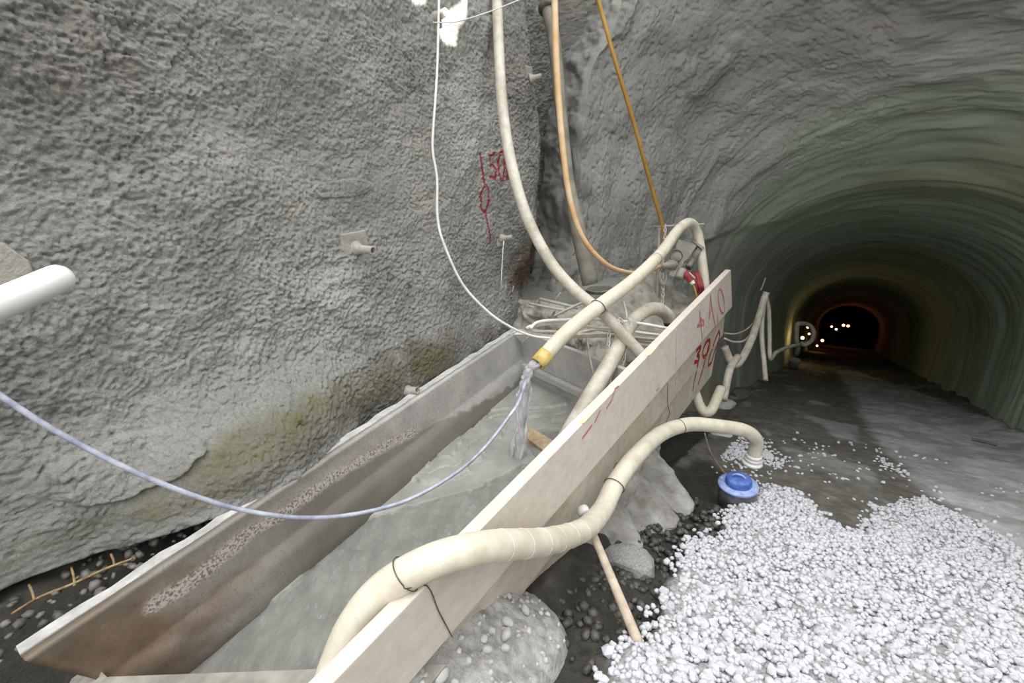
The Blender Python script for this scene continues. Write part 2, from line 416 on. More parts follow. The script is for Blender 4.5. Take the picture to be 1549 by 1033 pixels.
for i, (px, py, rx, rz, s) in enumerate([(650, 550, .30, .10, .55), (560, 590, .25, .1, .5), (480, 605, .25, .1, .8), (410, 660, .25, .12, 1), (365, 690, .2, .1, .9), (300, 745, .25, .08, .8), (230, 810, .3, .06, .9), (90, 810, .35, .06, .6)]):
    moss = np.maximum(moss, s*blob(px, py, rx, rz, 0.6, 40+i))
damp = np.maximum(damp, 0.3*ss(AA, 3.7, 4.2))
brown = np.maximum(blob(795, 398, .55, .30, 0.4, 61), 0.55*blob(735, 505, .12, .1, .4, 62))*0.9
pale = np.maximum(0.8*blob(700, 190, .4, .35, .8, 70), np.maximum(0.7*blob(420, 470, .7, .3, .8, 71), 0.7*blob(740, 460, .3, .25, .8, 72)))
def az(px, py): q = hit_wall(px, py); return (q[0], q[2])
def el_px(cx, cy, rx, ry, n=18, tilt=0.0):
    o = []
    for k in range(n+1):
        t = 2*math.pi*k/n; x, y = rx*math.cos(t), ry*math.sin(t); o.append((cx+x*math.cos(tilt)-y*math.sin(tilt), cy+x*math.sin(tilt)+y*math.cos(tilt)))
    return o
def zp(lst): return [(690+x/6.89, 220+y/6.89) for x, y in lst]
paint = np.zeros_like(AA)
for pts, w in [(zp([(215, 90), (225, 200), (255, 400)]), .012), (el_px(728.5, 301, 6, 19.5), .012), (zp([(280, 690), (300, 880), (322, 1015)]), .012),
               (zp([(375, 90), (315, 110), (322, 210), (360, 190), (388, 260), (370, 340), (322, 330)]), .012), (el_px(754, 251, 4.4, 22.5), .012),
               (zp([(480, 150), (530, 345)]), .014), (zp([(545, 150), (505, 350)]), .013)]:
    q = [az(*p) for p in pts]; d = seg_dist(AA, ZZ, q); paint = np.maximum(paint, ss(d+0.006*fbm(AA*60, ZZ*60, 2, 3), w*1.25, w*0.6))
attrs(wall, damp=damp, moss=moss, brown=brown, pale=pale, paint=paint, green=0*AA, rust=0*AA)

# ================================================================== SETTING: tunnel lining (trumpet mouth narrowing to a horseshoe bore)
CXT, RX, RY, Y0 = 0.545, 2.25, 1.95, 0.25
su = spaced(4.25, [(7.6, 0.012), (12, 0.03), (20, 0.08), (40, 0.25), (75, 0.8)])
NT_ = 620
tu = np.linspace(0, 1, NT_)
SS, TT = np.meshgrid(su, tu, indexing='ij')
de = np.clip(8.6-SS, 0, None); delta = 0.022*de**2+0.085*de
rx = RX+delta; ry = RY+3.0*delta; mm = 2+1.2*ss(SS, 8.6, 5.0)
hw = 1.85                                    # straight side wall below the springing
per_l = 0.26
arc = np.clip((TT-per_l)/(1-2*per_l), 0, 1); ph = math.pi*(1-arc)
cx_, sy_ = np.cos(ph), np.sin(ph)
X = CXT+rx*np.sign(cx_)*np.abs(cx_)**(2/mm); Y = Y0+ry*np.abs(sy_)**(2/mm)
low = np.where(TT < per_l, 1-TT/per_l, np.where(TT > 1-per_l, (TT-1+per_l)/per_l, 0))
X = CXT+(X-CXT)*(1-0.06*low**2); Y = Y-low*hw
X = np.where(low > 0, CXT+np.sign(TT-0.5)*rx*(1-0.06*low**2), X)
# deeper niche low on the left side wall behind the swollen lip
left = (TT < 0.5)
lip = 1.02+0.36*(SS-7)
ni = ss(SS, 7.0, 7.25)*ss(SS, 14, 10)*ss(Y, lip+0.05, lip-0.10)*left
X = X-0.12*ni
Lc = np.concatenate([np.zeros((len(su), 1)), np.cumsum(np.hypot(np.diff(X, axis=1), np.diff(Y, axis=1)), axis=1)], axis=1)
fr_ = np.concatenate([np.linspace(0, 0.46, 470), np.linspace(0.46, 1, NT_-469)[1:]])
Xn = np.empty_like(X); Yn = np.empty_like(X); ln = np.empty_like(X)
for i in range(len(su)):
    q = fr_*Lc[i, -1]; Xn[i] = np.interp(q, Lc[i], X[i]); Yn[i] = np.interp(q, Lc[i], Y[i]); ln[i] = np.interp(q, Lc[i], low[i])
arcl = fr_[None, :]*Lc[:, -1:]; X, Y, low = Xn, Yn, ln; ni = ss(SS, 7.0, 7.25)*ss(SS, 14, 10)*ss(Y, lip+0.05, lip-0.10)*(fr_[None, :] < 0.5); left = (np.broadcast_to(fr_[None, :], X.shape) < 0.5)
nx = (X-CXT)/rx; ny = np.where(low > 1e-3, 0, np.clip((Y-Y0)/ry, 0, 1)); nn = np.hypot(nx, ny)+1e-6; nx /= nn; ny /= nn
fl = ss(SS, 9.5, 6.0)
sw = SS+0.25*fbm(SS*0.8, arcl*0.5, 3, 90)
streak = 0.055*fbm(sw*2.6, arcl*0.35, 4, 91)+0.03*fbm(sw*7, arcl*0.7, 3, 92)+0.07*fbm(sw*0.9, arcl*0.25, 2, 93)
lump = 0.022*lumps(SS*19, arcl*22, 94)+0.015*lumps(SS*34, arcl*38, 95)+0.05*fbm(SS*2.2, arcl*2.0, 3, 96)
ledge = 0.05*ss(fbm(SS*1.5, arcl*1.1, 3, 97), 0.0, 0.15)*ss(SS, 6.3, 5.2)
off = streak*(0.15+0.85*ss(SS, 5.2, 7.8))*(1-0.6*ni)+lump*(0.25+0.9*fl)+ledge*left
ring = 0.05*ss(np.abs((SS*0.55) % 1-0.5), 0.5, 0.42)*ss(SS, 9, 12)
X = X-nx*(off+ring); Y = Y-ny*(off+ring)
# ragged near edge
SSr = SS+(0.16*fbm(arcl*0.9, arcl*0+3, 4, 98)+0.10)*ss(SS, 5.0, 4.25)
# broken end face of the lining towards the recess
ko = np.linspace(0.6, 0.02, 24)[:, None]
SSr = np.concatenate([SSr[:1]+0.35*ko+0.08*fbm(arcl[:1]*5+ko*0, ko*5+arcl[:1]*0, 4, 99)*ss(ko, 0, 0.15)-0.03*lumps(arcl[:1]*18+ko*0, ko*18+arcl[:1]*0, 98)*ss(ko, 0, 0.1), SSr]); X = np.concatenate([X[:1]+nx[:1]*ko, X]); Y = np.concatenate([Y[:1]+ny[:1]*ko, Y])
lv = (CAMP+SSr[..., None]*TD+X[..., None]*LT+Y[..., None]*TN).reshape(-1, 3)
lining = mesh_obj('ceiling', lv, grid(lv, len(su)+24, NT_), M['shot'], origin=np.array([0, 0, 0.]), kind='structure')
lining['label'] = 'grey sprayed concrete lining of the tunnel mouth and bore, green light painted in'
gr = ss(sw+0.6*fbm(SS, arcl*0.6, 3, 101), 6.5, 8.4)  # green tint of the light in the bore, put into the lining colour
rustp = ss(fbm(sw*1.1+5, arcl*0.35, 3, 103), 0.22, 0.45)*ss(SS, 7, 9)
palep = np.maximum(ss(fbm(SS*1.5, arcl*1.2, 3, 104), -0.1, 0.5)*0.8*ss(SS, 7.0, 5.0), 0.9*ss(SS+0.3*fbm(SS, arcl*0.5, 3, 108), 5.9, 6.6))  # second term paints the bright light band inside the mouth as paler concrete
def p4(q): return np.concatenate([np.repeat(q[:1], 24, 0), q])
crustp = ss(fbm(SS*1.2, arcl*1.6, 3, 107), -0.15, 0.3)*ss(Y[24:], -0.5, -1.2)*ss(SS, 13, 10)*(~left)
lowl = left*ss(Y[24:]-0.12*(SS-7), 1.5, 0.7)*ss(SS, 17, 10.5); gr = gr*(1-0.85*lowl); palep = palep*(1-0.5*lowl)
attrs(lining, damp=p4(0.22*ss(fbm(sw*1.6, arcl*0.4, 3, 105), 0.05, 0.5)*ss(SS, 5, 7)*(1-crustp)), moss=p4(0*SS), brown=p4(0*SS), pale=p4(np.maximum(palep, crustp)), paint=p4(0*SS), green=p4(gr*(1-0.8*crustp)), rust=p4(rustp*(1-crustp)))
# closed far end of the bore, out of sight in the dark
ev = [TP(74.5, CXT-3, -2), TP(74.5, CXT+3, -2), TP(74.5, CXT+3, 3), TP(74.5, CXT-3, 3)]
mesh_obj('wall_back', *prism_geo(ev, TD*0.3), M['shot'], smooth=False, kind='structure')

# ================================================================== SETTING: unseen sun blocker added behind the camera, crest cut to shape one sun patch
LR = 5.6
def sunpt(px, py):
    q = hit_wall(px, py); p = WP(*q); t = (LR-q[1])/SUN_TO.dot(EL); r = AL(p+SUN_TO*t); return (r[0], r[2])
crest = [sunpt(*p) for p in [(596, -25), (606, 2), (622, 11), (640, 13), (642, -25), (698, -25), (690, 8), (654, 30), (657, 50), (665, 66), (674, 71), (688, 70), (689, 48), (700, 34), (703, -25)]]
zt = max(c[1] for c in crest[-4:-1])
crest = sorted(crest[:1])+crest[1:] if crest[0][0] < crest[-1][0] else crest
top = crest[0][1]
poly = [(-3.4, -2.5), (-3.4, top+0.6), (crest[0][0]-1.2, top+0.5), (crest[0][0]-0.3, top+0.2)]+crest+[(crest[-1][0]+0.3, top+1.4), (crest[-1][0]+1.5, top+1.8), (4.6, top+1.8), (4.6, -5)]
mesh_obj('sun_blocker_wall', *prism_geo([WP(a, LR, z) for a, z in poly], EL*0.05), M['shot'], smooth=False, kind='structure')

# ================================================================== SETTING: ground
gs = spaced(-9, [(0.2, 0.15), (7.5, 0.022), (14, 0.06), (30, 0.25), (75, 1.0)])
gx = spaced(-4.2, [(-2.8, 0.05), (3.2, 0.022), (8, 0.12)])
GS, GX = np.meshgrid(gs, gx, indexing='ij')
base = CAMP+GS[..., None]*TD+GX[..., None]*LT-HG*TN
ga = (base-CAMP)@EA; gl = (base-CAMP)@EL
gz = 0.05*fbm(ga*1.2, gl*1.2, 4, 120)+0.012*fbm(ga*9, gl*9, 3, 121)
PX, PY, PD = proj(base)
behind = PD < 0.3
PX = np.where(behind, -9999, PX); PY = np.where(behind, 9999, PY)
def inpoly(x, y, poly):
    r = np.zeros(x.shape, bool); n = len(poly)
    for i in range(n):
        x0, y0 = poly[i]; x1, y1 = poly[(i+1) % n]
        if y0 == y1: continue
        r ^= ((y0 > y) != (y1 > y)) & (x < (x1-x0)*(y-y0)/(y1-y0)+x0)
    return r
GRAVEL_PX = [(985, 962), (1008, 905), (1040, 850), (1088, 800), (1130, 758), (1165, 738), (1200, 745), (1240, 775), (1290, 812), (1312, 806), (1340, 770), (1385, 752), (1430, 772), (1500, 800), (1560, 840), (1900, 1000), (1900, 1500), (880, 1500), (925, 1033), (928, 990)]
def to_al(p): q = AL(ong(*p)); return (q[0], q[1])
GRAVEL = [to_al(p) for p in GRAVEL_PX]
def poly_soft(a, l, poly, w, seed):
    ins = inpoly(a, l, poly); d = seg_dist(a, l, poly+[poly[0]]); sd = np.where(ins, d, -d)+0.10*fbm(a*5, l*5, 4, seed)
    return ss(sd, -w, w)
gravel = poly_soft(ga, gl, GRAVEL, 0.05, 130)
ROAD = [to_al(p) for p in [(1265, 560), (1290, 600), (1335, 680), (1390, 730), (1450, 780), (1560, 850), (2000, 1000), (2000, 720), (1549, 672), (1420, 605), (1300, 562)]]
road = poly_soft(ga, gl, ROAD, 0.12, 131)*(0.55+0.45*ss(fbm(ga*3, gl*3, 4, 132), -0.3, 0.3))
road = np.maximum(road, 0.5*ss(fbm(ga*1.1, gl*2.2, 4, 133), 0.15, 0.5)*ss(GS, 5, 7))
WET = [to_al(p) for p in [(820, 900), (880, 800), (980, 730), (1060, 690), (1100, 712), (1092, 745), (1125, 755), (1088, 800), (1040, 850), (1008, 905), (985, 962), (925, 1000), (900, 1080), (780, 1080)]]
wet = poly_soft(ga, gl, WET, 0.06, 134)
wet = np.maximum(wet, 0.9*((gl < -1.05) & (gl > -2.2) & (ga < 6.2))); wet = np.maximum(wet, (gl <= -2.2)*(0.25+0.5*ss(fbm(ga*3, gl*3, 3, 150), -.2, .4)))
# trough pit, strip by the wall, shoulder of rubble beside the boards
def lerp_(x, x0, x1, y0, y1): return y0+(y1-y0)*ss(x, x0, x1)
gzw = base[..., 2]-ZC
pit = ss(gl, -1.10, -1.20)*ss(gl, -2.52, -2.40)*ss(ga, 3.6, 3.4)
strip = ss(gl, -2.35, -2.45)*ss(ga, 3.6, 3.4)
tgt = np.minimum(gzw, -2.35); zz = gzw+gz
zz = zz*(1-pit)+tgt*pit
zz = zz*(1-strip)+(lerp_(ga, 0.2, 1.4, -1.41, -1.6)+gz*1.2+0.03*fbm(ga*8, gl*8, 3, 160))*strip
far_l = ss(gl, -1.05, -1.15)*ss(ga, 3.4, 3.6)
zz = zz-0.05*far_l
zz = zz-0.05*wet*ss(gl, -1.05, -0.9)*ss(gravel, 0.6, 0.2)+0.03*gravel
zz = zz-0.02*ss(GS, 7, 8)*ss(np.abs(GX-0.4), 0.8, 0.2)
zz = zz+(0.16+0.10*fbm(ga*2.2, gl*3, 4, 171))*ss(GX, 2.0, 2.75)*ss(GS, 5.5, 7)*ss(GS, 30, 16)
gv = base.copy(); gv[..., 2] = zz+ZC
gv = gv.reshape(-1, 3)
floor = mesh_obj('floor', gv, grid(gv, len(gs), len(gx)), M['floor'], origin=np.array([0, 0, 0.]), kind='structure')
attrs(floor, gravel=gravel, road=road, wet=wet)
floor['label'] = 'sloping tunnel ground of dark mud, grey haul road and gravel'
def gheight(a, l):                           # ground height relative to the eye, smooth
    p = EA*a+EL*l; return -(HG+TN[0]*p[0]+TN[1]*p[1])/TN[2]

# ================================================================== STEEL TROUGH
RIM, TFL = -1.35, -1.87
nl, fl_ = AL(onz(30, 990, RIM)), AL(onz(782, 498, RIM))
def lerp(p, q, t): return p+(q-p)*t
tr = thing('water_trough', WP(1.6, -1.6, -2.1), 'long open steel trough of grey silty water under the sprayed concrete wall', 'trough')
NU, NV = 180, 40
uu, vv = np.meshgrid(np.linspace(0, 1, NU), np.linspace(0, 1, NV), indexing='ij')
aw = lerp(nl[0], fl_[0], uu)+0.27*vv*(1-uu); lw_ = lerp(nl[1], fl_[1], uu)+0.025*ss(vv, 0.45, 0.6)*ss(vv, 1.0, 0.75)+vv*lerp(-0.035, 0.045, uu)
zw = RIM-(RIM-TFL+0.06)*vv+0.004*fbm(uu*30, vv*6, 3, 5)
tv = (CAMP+aw[..., None]*EA+lw_[..., None]*EL+zw[..., None]*EZ).reshape(-1, 3)
side = mesh_obj('side_wall', tv, grid(tv, NU, NV), M['trough'], tr)
m_ = side.modifiers.new('plate', 'SOLIDIFY'); m_.thickness = 0.045; m_.offset = 1
TPX, TPY, _ = proj(tv); TPX = TPX.reshape(NU, NV); TPY = TPY.reshape(NU, NV)
# dried splash band and damp tide line, as they sit on the plate
band = [(225, 905), (300, 860), (370, 800), (420, 770), (455, 748), (500, 715), (560, 680), (620, 648)]
def to_uv(px, py):
    k = np.argmin((TPX-px)**2+(TPY-py)**2); return uu.ravel()[k], vv.ravel()[k]
buv = [to_uv(*p) for p in band]; d1 = seg_dist(uu*3.4, vv*0.58, [(a*3.4, b*0.58) for a, b in buv])
splash = ss(d1+0.02*fbm(uu*40, vv*8, 3, 6), 0.042, 0.022)*ss(uu, 0.62, 0.5)
tide = [to_uv(*p) for p in [(620, 650), (700, 620), (770, 580), (790, 560)]]
tv_ = np.interp(uu, [0]+[p[0] for p in buv[:-1]]+[p[0] for p in tide], [0.4]+[p[1]+0.05 for p in buv[:-1]]+[p[1] for p in tide])
damp_t = ss(vv-tv_+0.05*fbm(uu*40, vv*6, 3, 8), 0.0, 0.03)*ss(vv, 0.97, 0.85)*ss(uu, 0.10, 0.3)
attrs(side, rust=np.maximum(ss(uu+0.10*fbm(uu*12, vv*4, 4, 9), 0.20, 0.02)*0.95, 0.35*ss(uu+0.2*fbm(uu*14, vv*5, 4, 19), 0.6, 0.3)), damp=damp_t*0.8+0.5*ss(vv, .12, .05)*ss(uu, .6, .3), splash=splash)
def flat_attr(o): n = len(o.data.vertices); attrs(o, rust=np.zeros(n), damp=np.zeros(n), splash=np.zeros(n)); return o
def prism(name, quad, ext, mat, parent=None, bw=0.004, **kw):
    o = mesh_obj(name, *prism_geo(quad, ext), mat, parent, smooth=False, **kw)
    if bw: bevel(o, bw)
    return o
# pale caked rim along the top of the side plate
rp = [WP(*lerp(nl, fl_, t)) for t in np.linspace(0, 1, 40)]
rv = []; 
for i, p in enumerate(rp):
    j = 0.006*math.sin(i*1.7)+0.004*math.sin(i*4.1)
    for dl_, dz in ((0.004, -0.012), (0.004, 0.004+j*0.3), (-0.05-j, 0.004+j*0.3), (-0.05-j, -0.012)): rv.append(p+EL*dl_+EZ*dz)
rf = [(i*4+k, i*4+(k+1) % 4, i*4+4+(k+1) % 4, i*4+4+k) for i in range(39) for k in range(4)]+[(3, 2, 1, 0), (156, 157, 158, 159)]
mesh_obj('rim', rv, rf, M['cobble'], tr, smooth=False)
# far end plate with its inner rail and corner gusset
fr1 = AL(onz(912, 547, RIM)); dirf = (fr1-fl_); dirf = dirf/(np.hypot(dirf[0], dirf[1])); fr = fl_+dirf*((-1.12-fl_[1])/dirf[1])
fA, fB = WP(*fl_), WP(*fr); back = np.cross((fB-fA)/np.linalg.norm(fB-fA), EZ); back = back if back.dot(EA) > 0 else -back
o = prism('end_wall', [fA, fB, fB-EZ*0.62, fA-EZ*0.62], back*0.04, M['trough'], tr); flat_attr(o)
o = prism('rail', [fA-EZ*0.30-back*0.005, fB-EZ*0.30-back*0.005, fB-EZ*0.36-back*0.005, fA-EZ*0.36-back*0.005], -back*0.05, M['trough'], tr); flat_attr(o)
o = prism('gusset', [fA+EZ*0.002, fA+(fB-fA)*0.16+EZ*0.002, fA-EZ*0.13-back*0.0+(fB-fA)*0.03, fA-EA*0.17+EZ*0.002], -EZ*0.012, M['white'], tr, 0.002)
# floor plate, right side, near end
cA, cB, cC, cD = WP(nl[0]+0.1, nl[1]+.02, -2.0), WP(fl_[0], fl_[1]+.02, -2.0), WP(fr[0], -1.12, -2.0), WP(0.15, -1.12, -2.0)
flat_attr(prism('floor_plate', [cA, cB, cC, cD], -EZ*0.02, M['trough'], tr))
flat_attr(prism('side_wall', [WP(0.1, -1.12, -1.42), WP(fr[0], -1.12, -1.42), WP(fr[0], -1.12, -2.02), WP(0.1, -1.12, -2.02)], EL*0.03, M['trough'], tr))
nA, nB = onz(165, 1024, -1.6), onz(430, 1014, -1.6); nB2 = nB+(nB-nA)*0.9
flat_attr(prism('end_wall', [nA, nB2, nB2-EZ*0.3, nA-EZ*0.3], -EA*0.03, M['trough'], tr))
flat_attr(prism('rim_fold', [nA+EZ*.004, nB2+EZ*.004, nB2-EA*0.09+EZ*.004, nA-EA*0.09+EZ*.004], -EZ*0.012, M['steel'], tr, 0.003))
flat_attr(prism('corner_fold', [onz(140, 1003, -1.55), onz(163, 1024, -1.6), onz(170, 1060, -1.6), onz(90, 1060, -1.6), onz(108, 1026, -1.58)], -EZ*0.012, M['steel'], tr, 0.003))

# silt bed: crusted mud on the wall side and far end, the water runs along the boards
NU, NV = 420, 170
uu, vv = np.meshgrid(np.linspace(0, 1, NU), np.linspace(0, 1, NV), indexing='ij')
ab = lerp(0.12, 3.36, uu)+0.12*(1-vv)*(1-uu)-lerp(0, fl_[0]-fr[0], vv)*uu
lbn = lerp(np.interp(uu, [0, 1], [nl[1]-0.045, fl_[1]+0.03]), -1.11, vv)
crust = 0.9*uu-0.85*vv+0.12+0.26*fbm(ab*1.6, lbn*2.2, 3, 14)+0.05*fbm(ab*9, lbn*9, 4, 15)
hb = -0.03+0.036*ss(crust, 0.30, 0.312)+0.020*ss(crust, 0.47, 0.48)+0.006*fbm(ab*7, lbn*7, 4, 12)+0.03*ss(vv, 0.06, 0.0)
hb = hb+0.016*ss(crust, 0.62, 0.63)-0.018*ss(np.abs(crust-0.55), 0.008, 0.0)-0.03*ss(vv, 0.06, 0.0)+0.012*ss(vv, 0.05, 0.0)
bv = (CAMP+ab[..., None]*EA+lbn[..., None]*EL+(TFL+hb+0.02)[..., None]*EZ).reshape(-1, 3)
tag(mesh_obj('silt_bed', bv, grid(bv, NU, NV), M['mudw'], kind=None), 'wet grey crusted silt settled in the bottom of the steel trough', 'silt')
hw_ = 0.010*fbm(ab*9, lbn*6, 3, 31)+0.004*fbm(ab*25, lbn*20, 3, 32)
sp = AL(onz(785, 695, TFL)); rr_ = np.hypot(ab-sp[0], lbn-sp[1]); hw_ = hw_+0.014*np.sin(rr_*55)*np.exp(-rr_*7)
bv = (CAMP+ab[..., None]*EA+lbn[..., None]*EL+(TFL+0.003+hw_)[..., None]*EZ).reshape(-1, 3)
tag(mesh_obj('slurry', bv, grid(bv, NU, NV), M['water']), 'rippling grey silty water running through the steel trough', 'water')
# scrap board lying in the silt
q = [onz(800, 645, TFL+.05), onz(841, 668, TFL+.04), onz(835, 690, TFL+.02), onz(796, 662, TFL+.03)]
tag(prism('wood_scrap', q, -EZ*0.035, M['scrap'], bw=0.003), 'broken piece of bare timber lying in the trough beside the boards', 'wood scrap')

# ================================================================== FORMWORK BOARDS on the near side of the trough
def board(name, fl0, th, a0, a1, zt0, zt1, zb0, zb1, cut, mat, label):
    """outer face at lateral fl0; heights at the two ends; far end cut on a slant"""
    q = [WP(a0, fl0, zt0), WP(a1, fl0, zt1), WP(a1+cut, fl0, zb1), WP(a0, fl0, zb0)]
    o = prism(name, q, -EL*th, mat, bw=0.005); tag(o, label, 'board', 'formwork boards along the trough'); return o
b1 = board('formwork_board', -0.960, 0.060, -0.25, 5.56, -1.25, -1.185, -1.505, -1.69, 0.28, M['wood'], 'top pale formwork board with the arrow and 1,0 sprayed in red')
b2 = board('formwork_board', -1.030, 0.030, -0.1, 5.86, -1.42, -1.62, -1.86, -2.045, -0.06, M['wood2'], 'middle formwork board, its lower edge over the bottom board, tops of the red 390')
b3 = board('formwork_board', -1.085, 0.030, 0.1, 5.90, -1.75, -1.95, -2.08, -2.52, -0.30, M['wood2'], 'lowest formwork board, half buried in pale rubble at the near end')
def btop(px, py):
    z = -1.22
    for _ in range(6): z = -1.25+(AL(onz(px, py, z))[0]+0.25)*0.065/5.81
    return onz(px, py, z)
for q in ([(972, 541), (986, 527), (996, 523), (984, 537)], [(870, 643), (888, 626), (900, 622), (884, 640)]):
    prism('bare_patch', [btop(*p)+EZ*0.0005 for p in q], EZ*0.0015, M['bare'], b1, 0)
def strokes(name, lst, L, w, mat, parent, keep=None):
    g = []
    for pts in lst:
        pts = [(p[0], p[1]) for p in pts]; dense = []
        for i in range(len(pts)-1):
            for t in np.linspace(0, 1, 6)[:-1]: dense.append((lerp(pts[i][0], pts[i+1][0], t), lerp(pts[i][1], pts[i+1][1], t)))
        dense.append(pts[-1]); run = []
        for p in dense:
            if keep is None or keep(p): run.append(onl(p[0], p[1], L))
            else:
                if len(run) > 1: g.append(ribbon_geo(run, w, EL))
                run = []
        if len(run) > 1: g.append(ribbon_geo(run, w, EL))
    if g: mesh_obj(name, *join(*g), mat, parent, smooth=False)
def cp(lst): return [(1000+x/6.077, 430+y/6.077) for x, y in lst]
strokes('painted_mark', [cp([(352, 240), (362, 330), (378, 510)]), cp([(335, 400), (362, 320), (395, 345)]), cp([(330, 385), (395, 372)])], -0.960, 0.030, M['pinkspray'], b1)
strokes('painted_mark', [cp([(438, 330), (446, 210), (454, 95), (462, 190), (478, 290), (500, 395)]), cp([(440, 315), (458, 230)])], -0.960, 0.032, M['pinkspray'], b1)
strokes('painted_mark', [cp([(514, 285), (520, 375)])], -0.960, 0.028, M['pinkspray'], b1)
strokes('painted_mark', [cp(el_px(553, 158, 25, 112, 16, -0.13))], -0.960, 0.032, M['pinkspray'], b1)
for st in ([(936, 584), (930, 588), (926, 604), (917, 618)], [(908, 620), (899, 640)], [(896, 642), (880, 664)]): strokes('painted_mark', [st], -0.960, 0.014, M['pinkspray'], b1)
def seam(p):                                  # above the lower edge of the middle board
    q = AL(onl(p[0], p[1], -1.03)); return q[2] > np.interp(q[0], [-0.1, 5.8], [-1.86, -2.045])+0.004
three = [cp([(322, 612), (345, 585), (366, 575), (352, 618), (330, 650), (352, 668), (340, 708), (304, 716)]), cp([(350, 640), (345, 690), (322, 820), (300, 900), (290, 982)])]
nine = [cp(el_px(415, 590, 24, 82, 14, 0.32)), cp([(440, 540), (410, 680), (378, 800), (338, 925)])]
zero = [cp([(532, 425), (500, 500), (470, 590), (435, 700), (432, 750), (462, 720), (490, 620), (520, 540), (540, 470), (532, 425)])]
for st in (three, nine, zero):
    strokes('painted_mark', st, -1.030, 0.042, M['redspray'], b2, seam)
    strokes('painted_mark', st, -1.085, 0.036, M['redspray'], b3, lambda p: not seam(p))

# steel angle strip lying below the boards
q0, q1 = onl(850, 902, -1.02), onl(968, 735, -1.02)
tag(prism('angle_iron', [q0, q1, q1-EZ*0.05, q0-EZ*0.05], -EL*0.012, M['steel'], bw=0.002), 'narrow steel angle strip running under the lowest formwork board', 'steel strip')

# grey crust draped down under the boards, folded like cloth
NU, NV = 170, 70
uu, vv = np.meshgrid(np.linspace(0, 1, NU), np.linspace(0, 1, NV), indexing='ij')
ab = lerp(1.3, 3.75, uu)-0.30*vv
lt = -1.12+0.0*uu; foot = np.interp(uu, [0, 0.3, 0.6, 0.8, 0.88, 0.94, 1.0], [-0.97, -0.88, -0.78, -0.69, -0.65, -0.85, -1.25])
fold = 0.07*np.sin(uu*38+vv*2.5+2*fbm(uu*6, vv*2, 2, 4))*ss(vv, 0, 0.3)*ss(vv, 0.95, 0.5)
lc = lerp(lt, foot, ss(vv, 0.0, 0.72)**0.9)+fold+0.05*fbm(uu*14, vv*5, 4, 51)*vv+0.02*fbm(uu*45, vv*16, 3, 52)
topz = np.interp(ab, [1.3, 4], [-2.12, -2.34]); pg = EA[None, None]*ab[..., None]+EL[None, None]*lc[..., None]
botz = -(HG+pg@TN)/TN[2]-0.16
zc = lerp(topz, botz, vv)
cv = (CAMP+ab[..., None]*EA+lc[..., None]*EL+zc[..., None]*EZ).reshape(-1, 3)
tag(mesh_obj('concrete_crust', cv, grid(cv, NU, NV), M['conc']), 'grey folded concrete crust hanging under the boards above the mud', 'concrete')

# pale rubble heap against the near end of the boards
NU, NV = 110, 110
c0 = AL(ong(800, 1010)); xs, ys = np.meshgrid(np.linspace(-0.75, 0.62, NU), np.linspace(-0.35, 0.50, NV), indexing='ij')
ah, lh = c0[0]+xs, c0[1]+ys; pg = EA*ah[..., None]+EL*lh[..., None]; gh = -(HG+pg@TN)/TN[2]
hh = 0.25*ss(ys+0.35*xs*0, 0.22, -0.30)*ss(xs, 0.52, 0.05)*ss(xs, -0.75, -0.55)
hh = hh+0.05*fbm(ah*6, lh*6, 4, 71)*ss(hh, 0.0, 0.1)+0.018*lumps(ah*26, lh*26, 72)*ss(hh, 0.0, 0.06)-0.05-0.25*ss(hh, 0.06, 0.0)
hv = (CAMP+EA*ah[..., None]+EL*lh[..., None]+EZ*(gh+hh)[..., None]).reshape(-1, 3)
o = mesh_obj('rubble_heap', hv, grid(hv, NU, NV), M['rubble']); tag(o, 'pale grey heap of fine rubble at the near foot of the boards', 'rubble')
def heap_z(px, py):
    p = ong(px, py)
    for _ in range(25):
        q = AL(p); i = np.clip((q[0]-c0[0]+0.75)/1.37*(NU-1), 0, NU-1); j = np.clip((q[1]-c0[1]+0.35)/0.85*(NV-1), 0, NV-1)
        z = (gh+hh)[int(i), int(j)]; p = lerp(p, onz(px, py, z), 0.5)
    return p

# ================================================================== STONES
def stone_mesh(name, seed, flat=0.62, mat='stone', sub=1):
    r = np.random.default_rng(seed); bm = bmesh.new(); bmesh.ops.create_icosphere(bm, subdivisions=sub, radius=1.0)
    cuts = [(lambda n: n/np.linalg.norm(n))(r.normal(size=3)) for _ in range(7)]; lv_ = r.uniform(0.70, 0.95, 7)
    sx = np.array([1.0, r.uniform(0.62, 0.95), r.uniform(flat-0.12, flat+0.15)])
    for v in bm.verts:
        p = np.array(v.co)
        for n, h in zip(cuts, lv_):
            k = p.dot(n)
            if k > h: p = p-n*(k-h)
        p = p*sx*(1+0.04*r.normal()); v.co = p
    me = bpy.data.meshes.new(name); bm.to_mesh(me); bm.free(); me.materials.append(M[mat]); return me
SM = [stone_mesh('gravel_stone', 100+i) for i in range(10)]
def rand_rot(r):
    a = Matrix.Rotation(r.uniform(0, 6.283), 3, 'Z') @ Matrix.Rotation(r.normal()*0.35, 3, 'X') @ Matrix.Rotation(r.normal()*0.35, 3, 'Y'); return a
ga_min = min(p[0] for p in GRAVEL); r = np.random.default_rng(5)
N = 46000
ca = r.uniform(0.3, 6.9, N); clt = r.uniform(-0.75, 2.7, N)
sd = np.where(inpoly(ca, clt, GRAVEL), 1, -1)*seg_dist(ca, clt, GRAVEL+[GRAVEL[0]])
sdr = seg_dist(ca, clt, [to_al(p) for p in [(1270, 570), (1300, 620), (1330, 690), (1370, 730), (1400, 750)]])
dens = ss(sd+0.16*fbm(ca*4, clt*4, 4, 130), -0.12, 0.10)
